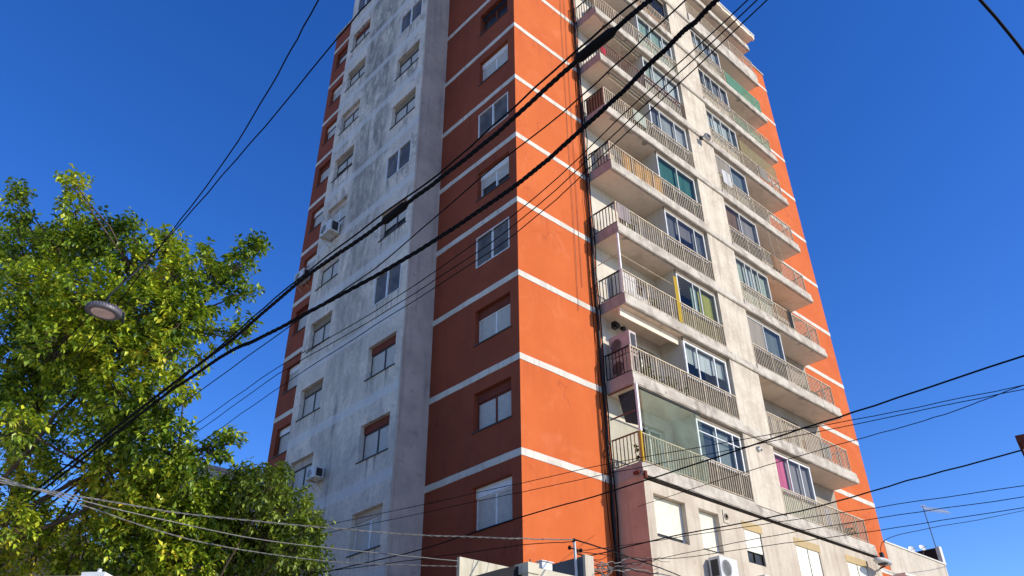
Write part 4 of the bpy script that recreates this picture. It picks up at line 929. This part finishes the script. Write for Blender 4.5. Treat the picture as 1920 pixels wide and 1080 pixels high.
# broad tree at the left
TB = Vector((-11.55, 5.0, 0))
t1 = Tree('broad yellow-green street tree filling the lower left behind the round lamp', TB, None, 'leaf', 11, .13)
fork = Vector((-11.3, 4.7, 4.6)); t1.limb(TB, fork, .26, .2, 8, .03)
PXM = FPX
C1 = [(30, 415, 28, 14), (15, 490, 50, 14), (60, 530, 62, 13.5), (140, 395, 32, 14), (118, 462, 50, 14), (175, 465, 44, 14), (235, 440, 34, 14.2), (240, 505, 60, 13.8), (305, 470, 34, 14), (325, 525, 50, 13.6), (390, 515, 46, 13.6), (440, 505, 38, 13.8), (472, 472, 24, 13.9), (448, 552, 26, 13.8),
      (378, 570, 34, 13.5), (60, 580, 85, 13.4), (160, 560, 85, 13.2), (265, 585, 80, 13.2), (340, 600, 60, 13.2), (20, 660, 85, 13.5), (110, 650, 90, 12.9), (210, 660, 85, 13), (300, 670, 65, 13), (385, 630, 20, 13.4), (430, 632, 16, 13.4), (464, 626, 17, 13.4), (372, 668, 16, 13.3),
      (50, 735, 70, 13.8), (140, 730, 75, 13), (225, 745, 75, 12.8), (300, 745, 55, 12.8), (340, 740, 26, 13), (190, 820, 70, 12.9), (270, 825, 60, 12.7), (325, 820, 40, 12.7), (385, 850, 40, 12.8), (432, 832, 24, 12.9), (20, 815, 60, 14.2), (95, 800, 45, 13.6),
      (210, 890, 62, 12.8), (290, 895, 60, 12.6), (350, 905, 56, 12.7), (60, 890, 42, 14), (15, 930, 50, 14), (330, 975, 70, 12.6), (250, 965, 60, 12.6), (170, 935, 40, 12.9), (70, 1035, 55, 13.2), (15, 1065, 50, 13.4), (240, 1040, 60, 12.5), (320, 1055, 66, 12.5), (160, 1010, 34, 13), (120, 1085, 40, 13), (400, 1010, 48, 13), (395, 930, 40, 13), (40, 850, 44, 13.4), (110, 870, 40, 13.6), (20, 990, 60, 13.6), (110, 985, 44, 13.9), (150, 1060, 60, 13.4), (380, 960, 50, 12.9), (280, 930, 60, 12.7), (230, 1000, 60, 12.7), (350, 1060, 60, 12.6), (290, 1075, 60, 12.6), (200, 1075, 50, 12.7), (60, 960, 36, 13.2), (30, 800, 50, 12), (20, 985, 50, 12.1), (0, 750, 60, 13), (90, 690, 60, 13.8), (200, 600, 90, 14.6), (100, 600, 90, 14.6), (280, 640, 70, 14.4), (150, 680, 90, 14.6), (240, 780, 80, 14.4), (300, 880, 80, 14.2), (210, 960, 80, 14.2), (300, 1000, 80, 14), (140, 460, 70, 14.8), (50, 470, 70, 14.8), (300, 540, 60, 14.6),
      (140, 354, 18, 14), (138, 340, 9, 14), (30, 374, 18, 14), (30, 360, 9, 14), (235, 427, 14, 14), (308, 441, 16, 14), (180, 424, 16, 14), (487, 463, 11, 13.9), (380, 482, 18, 13.6), (195, 455, 26, 14), (340, 480, 22, 14)]
DS = 1.22
hubs = [atd(330, 860, 12.9*DS), atd(70, 760, 13.8*DS), atd(200, 700, 13.4*DS), atd(180, 880, 13.2*DS), atd(330, 620, 13.6*DS)]
for i, h in enumerate(hubs): t1.limb(fork if i != 4 else hubs[2], h, .05 if i != 4 else .05, .04, 8, .06)
for px, py, rp, dp in C1:
    dp *= DS; c = atd(px, py, dp); h = min(hubs, key=lambda q: (q-c).length); t1.limb(h, c, .035, .01, 6, .05)
    rad = .74*rp*dp/PXM; t1.clump(c, rad, int(930*(rad/.55)**1.9)+60, .85)
t1.done()
# dense darker tree at the foot of the grey block
B2 = Vector((-7.4, 2.9, 0))
t2 = Tree('rounded darker green tree at the foot of the grey block', B2, None, 'leaf_dark', 23, .12)
f2 = B2+Vector((0, 0, 2.6)); t2.limb(B2, f2, .2, .15, 6, .03)
C2 = [(400, 960, 50), (450, 925, 44), (505, 925, 44), (540, 960, 44), (480, 970, 60), (420, 1030, 60), (500, 1030, 60), (555, 1020, 44), (575, 1062, 34), (360, 1000, 50), (540, 1070, 50), (450, 1075, 60), (585, 985, 18), (470, 898, 20), (520, 897, 20)]
for px, py, rp in C2:
    dp = 16+random.uniform(-.5, .5); c = atd(px, py, dp); t2.limb(f2, c, .04, .012, 6, .05); rad = rp*dp/PXM; t2.clump(c, rad, int(980*(rad/.55)**1.8)+110, .9)
t2.done()

# street lamp held in front of the broad tree
c = atd(193, 587, 10.3); t = thing('street_lamp', 'round dark street lamp with ribbed rim and pale glass, hung before the tree', 'street lamp', tuple(c))
ax = Vector((.05, -.1, 1)).normalized()
m = MB(); m.lathe(c, ax, [(0, .15), (.0, .205), (.015, .215), (.05, .215), (.07, .19), (.085, .08)], 36); m.build('housing', 'lamp_metal', t)
m = MB()
for i in range(36):
    a = 2*math.pi*i/36; q = c+Vector((math.cos(a), math.sin(a), 0))*.215; m.tube([q+Vector((0, 0, .012)), q+Vector((0, 0, .058))], .007, 4)
m.build('cooling_fins', 'lamp_metal', t)
m = MB(); m.lathe(c-ax*.004, ax, [(0, .01), (-.012, .10), (-.006, .145), (.003, .149)], 32); m.build('glass', 'lamp_glass', t)
hk = Vector((-11.0, c.y-.02, 7.98))
m = MB(); m.tube([c+Vector((0, 0, .13)), c+Vector((.02, 0, .3)), hk], .014, 6); m.lathe(hk-Vector((0, 0, .03)), (0, 1, 0), [(-.05, .02), (0, .04), (.05, .02)], 8); m.build('hanger', 'dark_metal', t)
m = MB(); m.tube([c+Vector((.2, .02, .02)), c+Vector((.27, .02, -.03)), c+Vector((.25, .02, .1)), c+Vector((.1, 0, .16))], .02, 6); m.build('bracket', 'dark_metal', t)

# ================================================================== houses behind the trees
g = atd(130, 985, 22); e = atd(20, 1065, 22)
t = thing('gabled_house', 'dark-roofed house glimpsed through gaps low in the broad tree', 'house', (g.x, g.y, 0))
m = MB(); vs = [(g.x-7, g.y, 0), (g.x+1.5, g.y, 0), (g.x+1.5, g.y+8, 0), (g.x-7, g.y+8, 0)]; zt = g.z-.35
m.box(g.x-7, g.x+1.4, g.y, g.y+8, 0, zt-1.4); m.build('wall', 'slate', t)
m = MB(); m.add([(g.x-7.3, g.y-.3, zt-2.2), (g.x-.2, g.y-.3, zt+.3), (g.x+3.2, g.y-.3, zt-1.1), (g.x-7.3, g.y+8, zt-2.2), (g.x-.2, g.y+8, zt+.3), (g.x+3.2, g.y+8, zt-1.1)], [(0, 1, 4, 3), (1, 2, 5, 4), (0, 1, 2), (3, 4, 5)]); m.build('roof', 'roof_tile', t)
g = atd(452, 893, 45)
t = thing('distant_building', 'pale building peeking between the broad tree and the tower', 'building', (g.x, g.y, 0))
m = MB(); m.box(g.x-4, g.x+1.2, g.y, g.y+8, 0, g.z); m.build('wall', 'white_wall', t)
m = MB(); m.box(g.x-4.1, g.x+1.3, g.y-.1, g.y+8.1, g.z, g.z+.2); m.build('parapet', 'cream', t)
# white kiosk roof with a vent cap at the lower left
g = atd(165, 1070, 9.5)
t = thing('kiosk', 'white flat kiosk roof with a small vent cap at the lower left', 'kiosk', (g.x, g.y, 0))
s = Vector((_r.x, _r.y, 0)).normalized(); b_ = Vector((-s.y, s.x, 0)); g0 = Vector((g.x, g.y, g.z-.06))
def ob(m, l0, l1, w0, w1, z0, z1): m.hexa([g0+s*l+b_*w_+Vector((0, 0, z)) for z in (z0, z1) for l, w_ in ((l0, w0), (l1, w0), (l1, w1), (l0, w1))])
m = MB(); ob(m, -2.2, .05, 0, 1.8, -.1, .0); m.build('roof', 'white_metal', t)
m = MB(); ob(m, -2.0, -.1, .15, 1.6, -g0.z, -.1); m.build('wall', 'slate', t)
m = MB(); ob(m, -.08, .2, .02, .4, .0, .05); m.lathe(g0+s*.04+b_*.2+Vector((0, 0, .05)), (0, 0, 1), [(0, .08), (.02, .07), (.04, .03), (.06, .02), (.07, .03), (.08, .01)], 14); m.build('vent_cap', 'white_metal', t)

for lab, y0, y1, h, mt in (('cream two-storey house across the side street, nearer the crossing', -3, 9, 7.5, 'white_wall'), ('taller pale house across the side street, further from the crossing', 9.4, 27, 11, 'cream')):  # unseen houses, added to bounce warm light onto the tower's left face
    t = thing('row_house', lab, 'house', (-18, (y0+y1)/2, 0), 'houses across the side street'); fc = lambda u, d, z: (-14.2+d, u, z)
    wins = [(y0+1.5+3.2*i, y0+2.9+3.2*i, z, z+1.5) for i in range(int((y1-y0-2)/3.2)) for z in ([4.4] if h < 9 else [4.4, 7.8])]
    m = MB(); wall(m, fc, y0, y1, 0, h, wins, .3); m.quad((-24, y0, 0), (-14.2, y0, 0), (-14.2, y0, h), (-24, y0, h)); m.quad((-24, y1, 0), (-14.2, y1, 0), (-14.2, y1, h), (-24, y1, h)); m.quad((-24, y0, 0), (-24, y1, 0), (-24, y1, h), (-24, y0, h)); m.build('wall', mt, t, recalc=False)
    m = MB(); m.box(-24.1, -14.05, y0-.1, y1+.1, h, h+.25); m.build('roof', 'ledge', t)
    for a, b_, c_, d_ in wins:
        m = MB(); m.mbox(fc, a+.01, b_-.01, -.2, -.15, c_+.01, d_-.01); m.build('window', 'shutter', t)

# ================================================================== ground
def sheet(name, x0, x1, y0, y1, z, mat):
    m = MB(); m.quad((x0, y0, z), (x1, y0, z), (x1, y1, z), (x0, y1, z)); o = m.build(name, mat); o['kind'] = 'structure'; return o
sheet('ground', -900, 900, -900, 900, -.16, 'earth')
sheet('side_street', -10.6, -4.6, -400, 400, -.12, 'asphalt')
sheet('main_street', -400, 400, -12.5, -5.4, -.116, 'asphalt')
def pave(name, x0, x1, y0, y1):
    m = MB(); m.box(x0, x1, y0, y1, -.16, 0.); o = m.build(name, 'paving'); o['kind'] = 'structure'
pave('pavement', -4.6, 200, -5.4, 200); pave('pavement', -200, -10.6, -5.4, 200); pave('pavement', -200, -10.6, -200, -12.5); pave('pavement', -4.6, 200, -200, -12.5)
